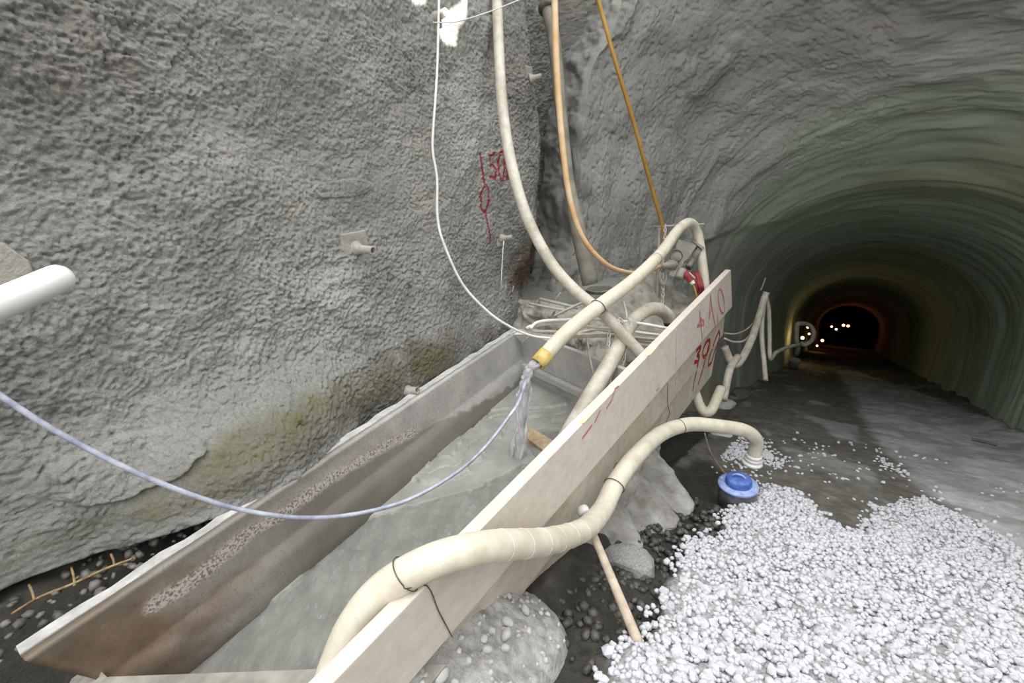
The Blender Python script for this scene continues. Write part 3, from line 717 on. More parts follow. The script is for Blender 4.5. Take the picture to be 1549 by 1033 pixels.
scat = 0.028*ss(fbm(ca*1.6, clt*1.6, 3, 140), -0.15, 0.5)*(clt > -0.3)+0.25*np.exp(-(sdr/0.12)**2)*ss(fbm(ca*2.5, clt*2.5, 3, 141), -0.2, 0.3)+0.6*np.exp(-(((ca-AL(ong(1112, 682))[0])/0.55)**2+((clt-AL(ong(1112, 682))[1])/0.30)**2))
scat = scat+0.25*np.exp(-(((ca-AL(ong(1165, 700))[0])/0.25)**2+((clt-AL(ong(1165, 700))[1])/0.12)**2))
keep = r.uniform(size=N) < np.maximum(dens, scat)
ca, clt, sd = ca[keep], clt[keep], sd[keep]
rad = np.clip(r.lognormal(math.log(0.0195), 0.24, len(ca)), 0.010, 0.034)
pg = EA*ca[:, None]+EL*clt[:, None]; zg = -(HG+pg@TN)/TN[2]
zg = zg+0.05*fbm(ca*1.2, clt*1.2, 4, 120)+0.03*poly_soft(ca, clt, GRAVEL, 0.05, 130)
zg = zg+np.where(sd > 0.03, r.uniform(-0.35, 0.75, len(ca)), 0.15)*rad
wp = CAMP+pg+EZ*zg[:, None]
pxs, pys, pds = proj(wp)
size = np.where((pxs > 2) & (pxs < 1547) & (pys > 2) & (pys < 1031) & (pds > 0.3), rad/np.maximum(pds, 0.1), 0)*(zg-zg.min()*0 > -99)
# favour stones on top of the bed
order = np.argsort(-size); ind = set(order[:300].tolist())
vs, fs, off_ = [], [], 0
smv = [np.array([v.co[:] for v in m.vertices]) for m in SM]; smf = [np.array([p.vertices[:] for p in m.polygons]) for m in SM]
for i in range(len(ca)):
    R3 = rand_rot(r); k = r.integers(len(SM))
    if i in ind:
        o = bpy.data.objects.new('gravel_stone', SM[k]); COL.objects.link(o)
        o.matrix_world = Matrix.Translation(wp[i]) @ (R3.to_4x4()) @ Matrix.Scale(float(rad[i])*1.08, 4)
        tag(o, 'white crushed stone in the gravel bed at lower right', 'stone', 'white stones of the gravel bed'); continue
    v = (smv[k]*rad[i]) @ np.array(R3).T+wp[i]; vs.append(v); fs.append(smf[k]+off_); off_ += len(v)
o = mesh_obj('gravel', np.concatenate(vs), np.concatenate(fs), M['stone'], smooth=False, kind='stuff')
tag(o, 'bed of small white crushed gravel spread over the tunnel floor', 'gravel')
# cobbles in the heap
CM = [stone_mesh('cobble', 200+i, 0.75, 'cobble', 2) for i in range(4)]
for m in CM: m.polygons.foreach_set('use_smooth', np.ones(len(m.polygons), bool))
for k, (px, py, rpx, lab) in enumerate([(768, 943, 11, 'rounded pale cobble, upper of the pair leaning on the boards in the rubble heap'), (766, 962, 12, 'rounded pale cobble just below its twin in the rubble heap'),
        (765, 982, 8, 'small squarish pale cobble below the pair in the rubble heap'), (668, 1026, 16, 'large pale cobble at the bottom edge beside the board'),
        (744, 955, 8, 'grey angular stone tucked against the board in the rubble heap'), (733, 968, 8, 'flat grey stone beside the board, left in the rubble heap'),
        (738, 985, 9, 'long upright pale stone in the rubble heap'), (795, 925, 9, 'grey stone high on the rubble heap under the hose')]):
    p = heap_z(px, py); d = proj(p)[2]; o = bpy.data.objects.new('cobble', CM[k % 4]); COL.objects.link(o)
    s_ = rpx*d/F; o.matrix_world = Matrix.Translation(p+EZ*s_*0.35) @ rand_rot(r).to_4x4() @ Matrix.Scale(s_, 4)
    tag(o, lab, 'stone', 'cobbles in the rubble heap')

def pebbles(name, pts, rmin, rmax, mat, lab):
    vs, fs, off_ = [], [], 0
    for p in pts:
        k = r.integers(len(SM)); q = r.uniform(rmin, rmax); v = (smv[k]*q) @ np.array(rand_rot(r)).T+p; vs.append(v); fs.append(smf[k]+off_); off_ += len(v)
    tag(mesh_obj(name, np.concatenate(vs), np.concatenate(fs), M[mat], smooth=False, kind='stuff'), lab, 'pebbles')
hp = []
for _ in range(420):
    i, j = int(r.uniform(2, NU-3)), int(r.uniform(2, NV-3))
    if hh[i, j] > -0.03: hp.append(CAMP+EA*ah[i, j]+EL*lh[i, j]+EZ*(gh+hh)[i, j])
pebbles('heap_pebbles', hp, 0.006, 0.020, 'cobble', 'loose pale pebbles strewn over the rubble heap')
wpz = [WP(a, l, -1.40-0.19*float(ss(np.array(a), 0.2, 1.4))) for a, l in zip(r.uniform(-0.35, 1.1, 260), r.uniform(-2.7, -2.12, 260))]
pebbles('damp_pebbles', wpz, 0.010, 0.032, 'steeld', 'dark wet pebbles in the gap between wall foot and trough')
mp_ = []
while len(mp_) < 420:
    a, l = r.uniform(1.2, 3.4), r.uniform(-0.95, -0.2)
    if poly_soft(np.array([a]), np.array([l]), WET, 0.06, 134)[0] > 0.4: mp_.append(WP(a, l, gheight(a, l)-0.03))
pebbles('mud_clods', mp_, 0.012, 0.040, 'wetmud', 'dark wet mud clods between the concrete crust and the gravel')

# ================================================================== MUD LEDGE AND POOL behind the trough
NU, NV = 150, 170
uu, vv = np.meshgrid(np.concatenate([np.linspace(0, 0.3, 110), np.linspace(0.3, 1, 41)[1:]]), np.linspace(0, 1, NV), indexing='ij')
ab = lerp(3.42, 5.6, uu)-0.25*(vv-0.2)*(1-uu); lb_ = lerp(-3.0, -1.12, vv)
edge = 0.10+0.10*fbm(lb_*4, lb_*0+1, 4, 83)+0.06*vv
top_ = -1.24-0.30*ss(vv, 0.62, 0.85)-0.35*ss(vv, 0.45, 0.9)*ss(uu, 0.1, 0.5)*0-0.02*uu
hz = lerp(-1.78, top_, ss(uu, edge-0.13, edge+0.015))+0.05*np.exp(-((uu-edge-0.03)/0.03)**2)*(0.5+fbm(lb_*9, uu*9, 3, 84))
fl2 = ss(uu, edge+0.04, edge+0.16)*ss(vv, 0.62, 0.5)
hz = hz+(1-fl2)*(0.06*fbm(ab*7, lb_*7, 4, 85)+0.02*lumps(ab*20, lb_*20, 86))
ab = ab-(1-fl2)*ss(uu, 0, 0.05)*(0.10*fbm(lb_*5, hz*7, 4, 87)+0.02*lumps(lb_*16, hz*16, 88)); lb_ = lb_+(1-fl2)*0.05*fbm(ab*8+hz*5, lb_*8, 3, 89)
mv = (CAMP+ab[..., None]*EA+lb_[..., None]*EL+hz[..., None]*EZ).reshape(-1, 3)
tag(mesh_obj('mud_ledge', mv, grid(mv, NU, NV), M['mud']), 'crumbling ledge of dried mud behind the far end of the trough', 'mud')
pl = [WP(a, l, -1.225) for a, l in [(3.72, -2.85), (3.75, -2.5), (3.82, -2.15), (4.0, -1.95), (4.4, -1.9), (5.0, -2.0), (5.1, -2.9)]]
tag(mesh_obj('pool', *prism_geo(pl, -EZ*0.02), simple('still_grey_water', lin(128, 130, 124), lin(142, 143, 136), 3, 0.12, 0, 0.05, 8, 0.01), smooth=False), 'still grey puddle of slurry on the ledge under the downpipe', 'puddle')
# twigs and roots lying on the broken ledge edge
for k, (pts, rr, lab) in enumerate([([(800, 459, 3.32), (835, 466, 3.3), (858, 470, 3.28)], .010, 'muddy root lying along the broken ledge edge'),
        ([(838, 478, 3.2), (858, 468, 3.22), (880, 458, 3.25)], .009, 'forked muddy twig beside the crossing hoses'),
        ([(840, 453, 3.3), (848, 442, 3.3)], .004, 'short pale straw standing up on the ledge'), ([(816, 452, 3.35), (875, 466, 3.3)], .012, 'muddy lath lying on the ledge behind the root'),
        ([(764, 440, 3.5), (765, 431, 3.5)], .004, 'thin straw poking from the ledge near the brown corner'), ([(775, 441, 3.5), (777, 432, 3.5)], .004, 'second thin straw on the ledge, right of the first')]):
    tag(tube('twig', [P(*p) for p in pts], rr, M['mud'], segs=7, n=6), lab, 'twig')
# round cover in the puddle
cc = onz(907, 437, -1.20)
t_ = thing('round_cover', cc, 'round grey cover lying in the puddle below the downpipe', 'cover')
mesh_obj('disc', *lathe_geo(cc-EZ*0.03, EZ, [(0.125, 0), (0.14, 0.012), (0.14, 0.03), (0.13, 0.036), (0.125, 0.030), (0.0005, 0.030)], 32), M['steeld'], t_)
mesh_obj('rim', *join(tube_geo([cc+EZ*0.006+np.array([math.cos(a), math.sin(a), 0])*0.137 for a in np.linspace(0, 6.283, 40)], 0.006, 8)), M['steel'], t_)

# ================================================================== DOWNPIPE in the recess
pp = [P(826, -40, 4.35), P(829, 15, 4.35), P(838, 60, 4.30), P(848, 160, 4.28), P(860, 270, 4.30), P(873, 340, 4.30), P(893, 430, 4.32)]
t_ = thing('downpipe', pp[-1], 'grey steel downpipe hanging in the wall recess behind the ochre hose', 'pipe')
tube('pipe', pp, [0.055, 0.06, 0.06, 0.055, 0.05, 0.07, 0.075], simple('stained_pipe_steel', lin(112, 108, 98), lin(140, 136, 124), 6, 0.65), t_, 20, 10)
mesh_obj('flange', *lathe_geo(pp[1]-(pp[2]-pp[1])*0.15, pp[2]-pp[1], [(0.06, 0), (0.085, 0.0), (0.09, 0.02), (0.085, 0.05), (0.06, 0.06)], 24), M['steeld'], t_)

# ================================================================== HOSES
def ring_on(path, i, r, w=0.004):             # wire ring round a tube path
    t = path[i+1]-path[i-1]; t = t/np.linalg.norm(t); u = np.cross(t, EZ); u /= np.linalg.norm(u); v = np.cross(t, u)
    return [path[i]+(u*math.cos(a)+v*math.sin(a))*(r+w*0.6)+t*0.012*math.sin(a) for a in np.linspace(0, 6.283, 26)]
# cream outlet hose pouring into the trough
hA = [P(814, 549, 2.92), P(858, 502, 3.02), P(905, 464, 3.18), P(958, 424, 3.55), P(1000, 383, 4.05), P(1026, 348, 4.6), P(1043, 337, 4.85), P(1055, 352, 5.0), P(1062, 395, 5.05), P(1067, 440, 5.1), P(1070, 500, 5.15)]
t_ = thing('outlet_hose', hA[0], 'thick cream hose looped over the crossbar and pouring water into the trough', 'hose')
pathA = catmull(hA, 10); tube('hose', hA, 0.050, M['hose'], t_, 18, 10, cap=False)
mesh_obj('cuff', *pipe_geo(pathA[0]-(pathA[1]-pathA[0])*0.3, pathA[3], 0.0525, 0.043, 22), M['brass'], t_)
mesh_obj('joint', *pipe_geo(pathA[37], pathA[38], 0.0515, 0.049, 20), M['hosed'], t_)
# water jet
jd = pathA[0]-pathA[4]; jd = jd/np.linalg.norm(jd)
j0 = pathA[0]+jd*0.005; jend = onz(786, 699, TFL-0.03)
tt = np.linspace(0, 1, 46); jp = []
for t in tt:
    h = (t**0.62)                              # horizontal reach is used up early, then it drops
    jp.append(np.array([lerp(j0[0], jend[0], h), lerp(j0[1], jend[1], h), lerp(j0[2], jend[2], 0.35*t+0.65*t*t)]))
gj = [tube_geo(jp, [0.031+0.005*math.sin(i*0.9)+0.006*t for i, t in enumerate(tt)], 14)]
for k in range(5):
    ph_ = k*1.257; gj.append(tube_geo([p+(EL*math.cos(ph_+7*t+k)+EA*math.sin(ph_+7*t))*(0.024+0.020*t) for p, t in zip(jp, tt)], [0.011+0.005*math.sin(i*1.3+k*2) for i in range(len(jp))], 10))
for k in range(46):
    t = random.uniform(0.25, 1.0); i = int(t*45); c_ = jp[i]+EL*random.gauss(0, 0.035)+EA*random.gauss(0, 0.035); q = random.uniform(0.003, 0.007)
    gj.append(lathe_geo(c_, EZ, [(q*0.3, -q*1.6), (q, -q*0.4), (q, q*0.5), (q*0.3, q*2.2)], 7))
jet = mesh_obj('water_jet', *join(*gj), M['clear'])
tag(jet, 'clear jet of water falling from the cream hose into the trough', 'water')
# dusty white hose from the top
hB = [P(753, -420, 3.75), P(752, -70, 3.62), P(752, 0, 3.60), P(755, 80, 3.56), P(760, 160, 3.5), P(772, 240, 3.45), P(794, 320, 3.4), P(830, 392, 3.38), P(868, 437, 3.36), P(910, 472, 3.36), P(945, 508, 3.36), P(975, 545, 3.4), P(990, 590, 3.42)]
tag(tube('supply_hose', hB, 0.041, M['hosed'], segs=18, n=10), 'dusty white hose hanging from above and crossing under the outlet hose', 'hose')
# foreground discharge hose over the boards to the pump
hC = [onl(498, 1040, -1.16), onl(512, 998, -1.15), onl(533, 950, -1.13), onl(567, 903, -1.09), onz(614, 868, -1.195), onz(672, 842, -1.17), onl(745, 826, -0.87), onl(830, 818, -0.86), onl(884, 800, -0.87), onl(912, 770, -0.89), onl(929, 735, -0.90), onl(960, 692, -0.90), onl(1000, 656, -0.89), P(1042, 642, 3.62), P(1090, 645, 3.75), P(1128, 652, 3.88), P(1144, 667, 3.98), P(1140, 690, 4.05)]
t_ = thing('discharge_hose', hC[-1], 'thick cream hose arching over the formwork boards to the blue pump', 'hose')
tube('hose', hC, [0.056]*18, M['hose'], t_, 22, 12); pathC = catmull(hC, 12)
for k in range(74, 112, 4):                    # fine ridges moulded round the bend
    mesh_obj('ridge', *tube_geo(ring_on(pathC, k, 0.0552, 0.0016), 0.0018, 5), M['hose'], t_)
ce = pathC[-1]; cd = pathC[-1]-pathC[-6]; cd = cd/np.linalg.norm(cd)
cpl = mesh_obj('coupling', *lathe_geo(ce-cd*0.02, cd, [(0.058, 0), (0.066, 0.01), (0.066, 0.025), (0.060, 0.03), (0.072, 0.04), (0.072, 0.055), (0.062, 0.06), (0.080, 0.07), (0.086, 0.085), (0.080, 0.10), (0.05, 0.10)], 28), M['white'], t_)
# wire ties
def wire(name, pts, lab, r=0.0022, mat='wire', n=4, cat='wire'): return tag(tube(name, pts, r, M[mat], segs=6, n=n), lab, cat)
wire('wire_tie', ring_on(pathC, 48, 0.058)+[onl(646, 886, -0.957), onl(664, 925, -0.956), onl(684, 963, -0.956)], 'dark binding wire round the cream hose tied down over the top board')
wire('wire_tie', ring_on(pathC, 120, 0.058)+[onl(935, 700, -0.96), onl(926, 716, -0.97), onl(923, 740, -0.93)], 'dark binding wire twisted round the cream hose beside the prop stake', 0.003)
wire('wire_tie', ring_on(pathC, 152, 0.0565), 'thin dark wire ring on the cream hose where it leaves the boards')
wire('wire_tie', ring_on(pathA, 20, 0.052)+[P(918, 470, 3.15)], 'dark wire binding the two crossing hoses together', 0.003)
wire('hanging_wire', [P(1010, 498, 3.9), onl(1023, 498, -0.957), onl(1023, 520, -0.957), onl(1022, 582, -0.957)], 'pale thin wire hooked over the top board beside the arrow', 0.003, 'chain')
wire('hanging_wire', [onl(1010, 580, -0.99), onl(1010, 612, -0.99), onl(1013, 625, -1.0), onl(1008, 640, -1.0), onl(1016, 648, -1.0)], 'dark crooked wire hanging down the lower boards', 0.003)
# fat dusty hose looping behind the trough end
hD = [P(838, 700, 2.98), P(862, 655, 3.05), P(900, 588, 3.2), P(930, 535, 3.36), P(950, 496, 3.55), P(972, 473, 3.75), P(993, 467, 3.9), P(1010, 478, 4.05), P(1016, 498, 4.1), P(1014, 530, 4.15)]
t_ = thing('looped_hose', hD[0], 'fat dusty beige hose looping down into the far end of the trough', 'hose')
tube('hose', hD, [.062, .062, .060, .058, .056, .055, .055, .055, .055, .055], M['hosed'], t_, 20, 10)
pD = catmull(hD, 10); mesh_obj('rubber_sleeve', *tube_geo(pD[74:84], 0.060, 20), M['black'], t_)
# ochre and yellow air hoses
tag(tube('air_hose', [P(838, -400, 4.1), P(838, -50, 4.0), P(839, 0, 4.0), P(842, 100, 3.98), P(850, 210, 3.95), P(862, 300, 3.95), P(882, 360, 3.98), P(915, 398, 4.05), P(945, 411, 4.2), P(975, 412, 4.45), P(1000, 402, 4.75)], [.030, .030, .030, .029, .027, .024, .021, .020, .020, .020], M['hoseo'], segs=12), 'ochre dusty air hose curving from the top to the valve block', 'hose')
tag(tube('air_hose', [P(815, -330, 3.6), P(897, -30, 4.0), P(905, 0, 4.05), P(930, 90, 4.2), P(957, 180, 4.45), P(982, 270, 4.8), P(1003, 345, 5.12), P(1006, 372, 5.15)], [.018, .018, .018, .019, .020, .021, .022], M['hosey'], segs=12), 'yellow air hose running down the tunnel mouth to the crossbar', 'hose')
# thin cables
tag(tube('thin_cable', [P(666, -360, 3.2), P(664, -40, 3.1), P(664, 0, 3.1), P(661, 110, 3.05), P(655, 200, 3.0), P(655, 232, 3.0), P(661, 270, 3.0), P(662, 330, 3.0), P(672, 370, 3.0), P(700, 430, 3.05), P(740, 473, 3.1), P(775, 496, 3.15), P(805, 508, 3.2), P(835, 512, 3.2)], 0.0085, M['cable'], segs=8), 'thin white cable hanging down the sprayed concrete wall to the trough corner', 'cable')
tag(tube('trailing_cable', [P(-60, 553, 1.55), P(0, 598, 1.6), P(90, 655, 1.68), P(200, 712, 1.78), P(300, 752, 1.9), P(380, 774, 2.0), P(460, 783, 2.12), P(540, 777, 2.25), P(620, 755, 2.4), P(690, 715, 2.55), P(735, 675, 2.68), P(770, 630, 2.8), P(786, 605, 2.88), P(800, 560, 3.0)], [.0105, .0105, .0105, .0105, .0105, .010, .010, .010, .010, .010], M['cableb'], segs=10), 'blue grey cable sagging across the trough from the left edge', 'cable')
# cable bundle laid across the trough end
t_ = thing('cable_bundle', P(900, 510, 3.3), 'bundle of dusty pale cables stretched across the far end of the trough', 'cable bundle')
for k, pts in enumerate([[(802, 497), (815, 487), (850, 484), (900, 483), (960, 488), (1012, 497)], [(796, 496), (806, 492), (840, 489), (880, 492), (930, 497), (1005, 507)],
        [(797, 497), (812, 499), (840, 500), (870, 504), (910, 503), (950, 507), (1000, 512)], [(800, 502), (830, 506), (860, 505), (900, 496), (930, 500), (965, 510), (998, 512)],
        [(810, 503), (840, 507), (880, 506), (930, 506), (965, 517), (985, 520)], [(818, 506), (850, 508), (870, 500), (900, 498), (940, 508), (990, 514)]]):
    tube('cable', [P(x, y+0.8*k, 3.25+0.03*k+(x-800)*0.0019) for x, y in pts], 0.0125-0.0008*(k % 3), M['cabled' if k else 'cable'], t_, 8, 8)
tag(tube('hanging_strap', [P(888, 510, 3.38), P(892, 540, 3.35), P(900, 575, 3.3), P(908, 600, 3.28)], 0.010, M['steel'], segs=8), 'grey rod hanging from the cable bundle into the trough', 'rod')
tag(tube('hanging_strap', [P(943, 455, 3.9), P(947, 470, 3.9), P(949, 486, 3.85)], 0.007, M['cable'], segs=8), 'short white cord hanging above the cable bundle', 'cord')
# chains
def chain(pts, lw_, lab):
    path = catmull(pts, 30); L = [0.0]
    for i in range(1, len(path)): L.append(L[-1]+np.linalg.norm(path[i]-path[i-1]))
    n = max(2, int(L[-1]/(lw_*1.5))); g = []
    for k in range(n):
        s0 = L[-1]*(k+0.5)/n; i = int(np.clip(np.searchsorted(L, s0), 1, len(path)-1)); c = path[i]; t = path[i]-path[i-1]; t = t/np.linalg.norm(t)
        u = np.cross(t, wray(*proj(c)[:2])); u /= np.linalg.norm(u); w = np.cross(t, u); s_ = u if k % 2 else w
        s_ = s_*0.85+(w if k % 2 else u)*0.5; s_ /= np.linalg.norm(s_)
        loop = [c+t*lw_*math.cos(a)+s_*lw_*0.55*math.sin(a) for a in np.linspace(0, 6.283, 13)]
        g.append(tube_geo(loop, lw_*0.21, 6, False))
    return tag(mesh_obj('chain', *join(*g), M['chain']), lab, 'chain')
chain([P(922, 498, 3.4), P(920, 530, 3.35), P(922, 560, 3.3), P(923, 600, 3.25)], 0.020, 'galvanised chain hanging left of the beige hose, below the cables')
chain([P(944, 508, 3.4), P(945, 535, 3.4), P(940, 560, 3.38), P(938, 585, 3.35)], 0.020, 'galvanised chain hanging right of the beige hose, beside the boards')
chain([P(932, 495, 3.33), P(938, 483, 3.33), P(945, 489, 3.33), P(952, 484, 3.33), P(955, 495, 3.33)], 0.020, 'short galvanised chain wrapped round the cable bundle')
chain([P(1006, 340, 5.05), P(1006, 360, 5.02), P(1003, 385, 5.0), P(1002, 410, 5.0), P(1003, 440, 5.0), P(1001, 470, 5.0)], 0.026, 'dusty chain hanging from the crossbar in front of the post')

# ================================================================== POST, CROSSBAR AND VALVE BLOCK at the tunnel corner
t_ = thing('hose_hanger', P(996, 480, 5.2), 'dusty steel post with a crossbar holding up the outlet hose', 'post')
tube('post', [P(997, 345, 5.2), P(996, 400, 5.2), P(993, 490, 5.2)], 0.024, M['steel'], t_, 14)
tube('crossbar', [P(990, 343, 5.15), P(1030, 341, 5.0), P(1066, 339, 4.9)], 0.013, M['steel'], t_, 12)
def cyl(name, p0, p1, r0, mat, parent, r1=None, seg=22):
    d = p1-p0; L = np.linalg.norm(d); r1 = r0 if r1 is None else r1
    return mesh_obj(name, *lathe_geo(p0, d, [(r0*0.9, 0), (r0, 0.06*L), (r0, 0.35*L), (r1, 0.65*L), (r1, 0.94*L), (r1*0.9, L)], seg), mat, parent)
vd = 4.95
t_ = thing('valve_block', P(1020, 430, vd), 'dusty steel valve block with round cap and red sleeve beside the board end', 'valve')
away = wray(1020, 390); away = away/np.linalg.norm(away)
prism('body_plate', [P(1026, 362, vd), P(1056, 369, vd), P(1039, 394, vd), P(1036, 394, vd), P(1023, 421, vd), P(1012, 416, vd), P(1016, 400, vd)], away*0.10, M['steel'], t_, 0.006)
prism('cover_lip', [P(1046, 364, vd-.02), P(1058, 369, vd-.02), P(1066, 374, vd), P(1063, 378, vd), P(1056, 372, vd-.01)], away*0.10, M['steel'], t_, 0.003)
prism('side_box', [P(1056, 373, vd+.02), P(1062, 378, vd+.02), P(1052, 394, vd+.02), P(1045, 391, vd+.02)], away*0.09, M['steeld'], t_, 0.004)
cap_c = P(1023, 387, vd-.06); cyl('round_cap', cap_c+away*0.10, cap_c, 0.062, M['steel'], t_)
mesh_obj('cap_rim', *tube_geo([cap_c+0.004*away+(EZ*math.cos(a)+np.cross(away, EZ)*math.sin(a))*0.060 for a in np.linspace(0, 6.283, 36)], 0.007, 8), M['steeld'], t_)
cyl('coupling', P(1000, 402, vd-.05), P(1021, 400, vd), 0.032, M['steel'], t_, 0.055)
mesh_obj('red_ring', *tube_geo([P(1021, 400, vd)+(EZ*math.cos(a)+away*math.sin(a))*0.05 for a in np.linspace(0, 6.283, 30)], 0.008, 8), M['red'], t_)
cyl('outlet', P(1033, 408, vd), P(1026, 421, vd-.02), 0.05, M['steel'], t_, 0.045)
cyl('outlet', P(1048, 393, vd), P(1041, 405, vd-.02), 0.038, M['steeld'], t_)
cyl('red_sleeve', P(1036, 412, vd-.02), P(1046, 426, vd-.04), 0.045, M['red'], t_, 0.036)
cyl('white_nut', P(1045, 424, vd-.04), P(1049, 430, vd-.05), 0.030, M['white'], t_, 0.024)
tube('yellow_lead', [P(1048, 428, vd-.05), P(1052, 440, vd-.05), P(1055, 455, vd-.04), P(1056, 480, vd)], 0.010, M['hosey'], t_, 8)
cyl('handle', P(1042, 412, vd-.06), P(1051, 421, vd-.06), 0.010, M['chain'], t_)
mesh_obj('red_net', *join(*[tube_geo([P(1052+dx, 411+k*4, vd+.05), P(1057+dx, 424+k*3, vd+.03), P(1060+dx, 440+k*2, vd+.05)], 0.014, 7) for k in range(3) for dx in (-5, 0, 4)]), M['red'], t_)
# ring shackle on the chain
tag(mesh_obj('shackle', *tube_geo([P(1003+5*math.sin(a), 419+11*math.cos(a), 4.96) for a in np.linspace(0, 6.283, 30)], 0.011, 8), M['steel']), 'oval steel shackle hanging on the dusty chain', 'shackle')

# ================================================================== ROCK BOLTS in the wall
def bolt(px, py, lab, pw, ph, tl, tr_, dirv=None, plate_tilt=0.0, hollow=True):
    q = hit_wall(px, py); c = WP(q[0], q[1]+0.022, q[2]); t_ = thing('rock_bolt', c, lab, 'rock bolt', 'rock bolts in the sprayed wall')
    d = EL*0.86-EA*0.1+EZ*0.05 if dirv is None else dirv
    ct, st = math.cos(plate_tilt), math.sin(plate_tilt); ux_ = EA*ct+EZ*st; uz_ = EZ*ct-EA*st
    if pw: prism('plate', [c-ux_*pw-uz_*ph, c+ux_*pw-uz_*ph, c+ux_*pw+uz_*ph, c-ux_*pw+uz_*ph], -EL*0.05, M['mud'], t_, 0.008)
    d = d/np.linalg.norm(d)
    mesh_obj('tube', *pipe_geo(c-d*0.06, c+d*tl, tr_, tr_*0.72, 20), M['mud'], t_)
    mesh_obj('collar', *lathe_geo(c-d*0.01, d, [(tr_*1.9, 0), (tr_*1.7, 0.015), (tr_*1.2, 0.04), (tr_*0.95, 0.06)], 20), M['mud'], t_)
    return t_
bolt(536, 376, 'hollow tube bolt with a square plate in the middle of the wall', .095, .10, .15, .026, EL*0.9+EA*0.02-EZ*0.06)
bolt(655, 28, 'rock bolt with a plate beside the sunlit patch at the top of the wall', .12, .12, .11, .026)
bolt(799, 120, 'rock bolt with a narrow plate near the wall recess', .05, .10, .10, .024, EL*0.6+EA*0.4+EZ*0.1)
bolt(755, 360, 'rock bolt below the red painted mark with a wire hanging from it', .06, .07, .10, .022, EL*0.7+EA*0.3)
bolt(613, 590, 'short stub bolt low on the mossy wall just above the trough rim', 0, .05, .09, .024, EL*0.8+EA*0.1+EZ*0.15)
wire('drip_wire', [P(762, 364, 3.35), P(760, 390, 3.35), P(758, 432, 3.35)], 'thin pale wire hanging from the bolt below the red mark', 0.004, 'chain')
wire('tie_line', [P(655, 34, 2.95), P(690, 33, 3.0), P(740, 18, 3.2), P(790, -2, 3.5)], 'thin white line tied from the top bolt across to the white hose', 0.004, 'cable')
# white pipe entering at the left edge, its own plate behind
w0, w1 = P(-120, 512, 1.15), P(88, 421, 1.45)
t_ = thing('white_tube', w0, 'white round-ended tube jutting in at the left edge', 'tube')
dw = (w1-w0)/np.linalg.norm(w1-w0)
mesh_obj('tube', *lathe_geo(w0, dw, [(0.043, 0), (0.043, np.linalg.norm(w1-w0)), (0.040, np.linalg.norm(w1-w0)+0.014), (0.030, np.linalg.norm(w1-w0)+0.028), (0.012, np.linalg.norm(w1-w0)+0.034)], 28), M['white'], t_)
c = hit_wall(-8, 418); q = WP(c[0], c[1]+0.03, c[2])
tag(prism('anchor_plate', [q+EA*.10*math.cos(a)+EZ*.13*math.sin(a) for a in np.linspace(0.3, 6.0, 9)], -EL*0.05, M['mud'], bw=0.006), 'smooth grey anchor plate behind the white tube at the left edge', 'plate')

# ================================================================== exposed mesh wire under the wall foot
t_ = thing('mesh_wire', onz(20, 925, -1.45), 'rusty reinforcing wire bared under the foot of the wall at lower left', 'wire')
tube('long_wire', [onz(18, 928, -1.43), onz(60, 903, -1.40), onz(110, 883, -1.38), onz(160, 860, -1.36), onz(200, 845, -1.35)], 0.005, M['rusty'], t_, 7)
for a_, b_ in (((44, 884), (52, 908)), ((108, 858), (113, 886)), ((168, 838), (173, 856))):
    tube('cross_wire', [onz(*a_, -1.36), onz((a_[0]+b_[0])/2+1, (a_[1]+b_[1])/2, -1.37), onz(*b_, -1.385)], 0.0045, M['rusty'], t_, 7)

# ================================================================== PROP STAKE
t_ = thing('prop_stake', ong(968, 975), 'weathered round stake leaning up to the boards beside the cream hose', 'stake')
st0, st1 = onl(884, 776, -0.955), ong(967, 975, 0.02)
tube('shaft', [st0, lerp(st0, st1, .35), lerp(st0, st1, .7), st1], [.021, .021, .023, .024], simple('weathered_wood', lin(168, 152, 134), lin(196, 182, 166), 16, 0.8), t_, 14)
mesh_obj('cap', *lathe_geo(st0+(st1-st0)*0.015, st0-st1, [(0.022, 0), (0.032, 0.004), (0.034, 0.03), (0.028, 0.045), (0.01, 0.05)], 20), M['white'], t_)

# ================================================================== PUMP
pc = ong(1114, 757, 0.0); pc = pc+EZ*0.02
t_ = thing('sump_pump', pc, 'squat pump with a blue lid standing in the mud at the edge of the gravel', 'pump')
mesh_obj('housing', *lathe_geo(pc-EZ*0.06, EZ, [(0.13, 0), (0.145, 0.02), (0.145, 0.12), (0.138, 0.17), (0.12, 0.19)], 32), M['pump'], t_)
fg = mesh_obj('flange', *lathe_geo(pc+EZ*0.118, EZ, [(0.12, 0), (0.150, 0.004), (0.154, 0.018), (0.150, 0.030), (0.10, 0.034)], 36), M['bluel'], t_)
for k in range(6):
    a = k*1.047+0.3; b_ = pc+EZ*0.148+np.array([math.cos(a), math.sin(a), 0])*0.130
    mesh_obj('bolt', *lathe_geo(b_, EZ, [(0.010, 0), (0.010, 0.008), (0.006, 0.011)], 8), M['chain'], fg)
mesh_obj('lid', *lathe_geo(pc+EZ*0.148, EZ, [(0.100, 0), (0.102, 0.01), (0.097, 0.05), (0.088, 0.06), (0.04, 0.064)], 32), M['blue'], t_)
tube('handle', [pc+EZ*0.214+EL*0.05, pc+EZ*0.235+EL*0.02, pc+EZ*0.235-EL*0.02, pc+EZ*0.214-EL*0.05], 0.008, M['bluel'], t_, 8)
tag(tube('pump_cable', [pc+EZ*0.2-EL*0.04, P(1096, 715, 4.0), P(1078, 690, 4.1), P(1070, 670, 4.15), P(1066, 655, 4.2)], 0.008, M['steeld'], segs=8), 'dark cable rising from the blue pump along the concrete crust', 'cable')

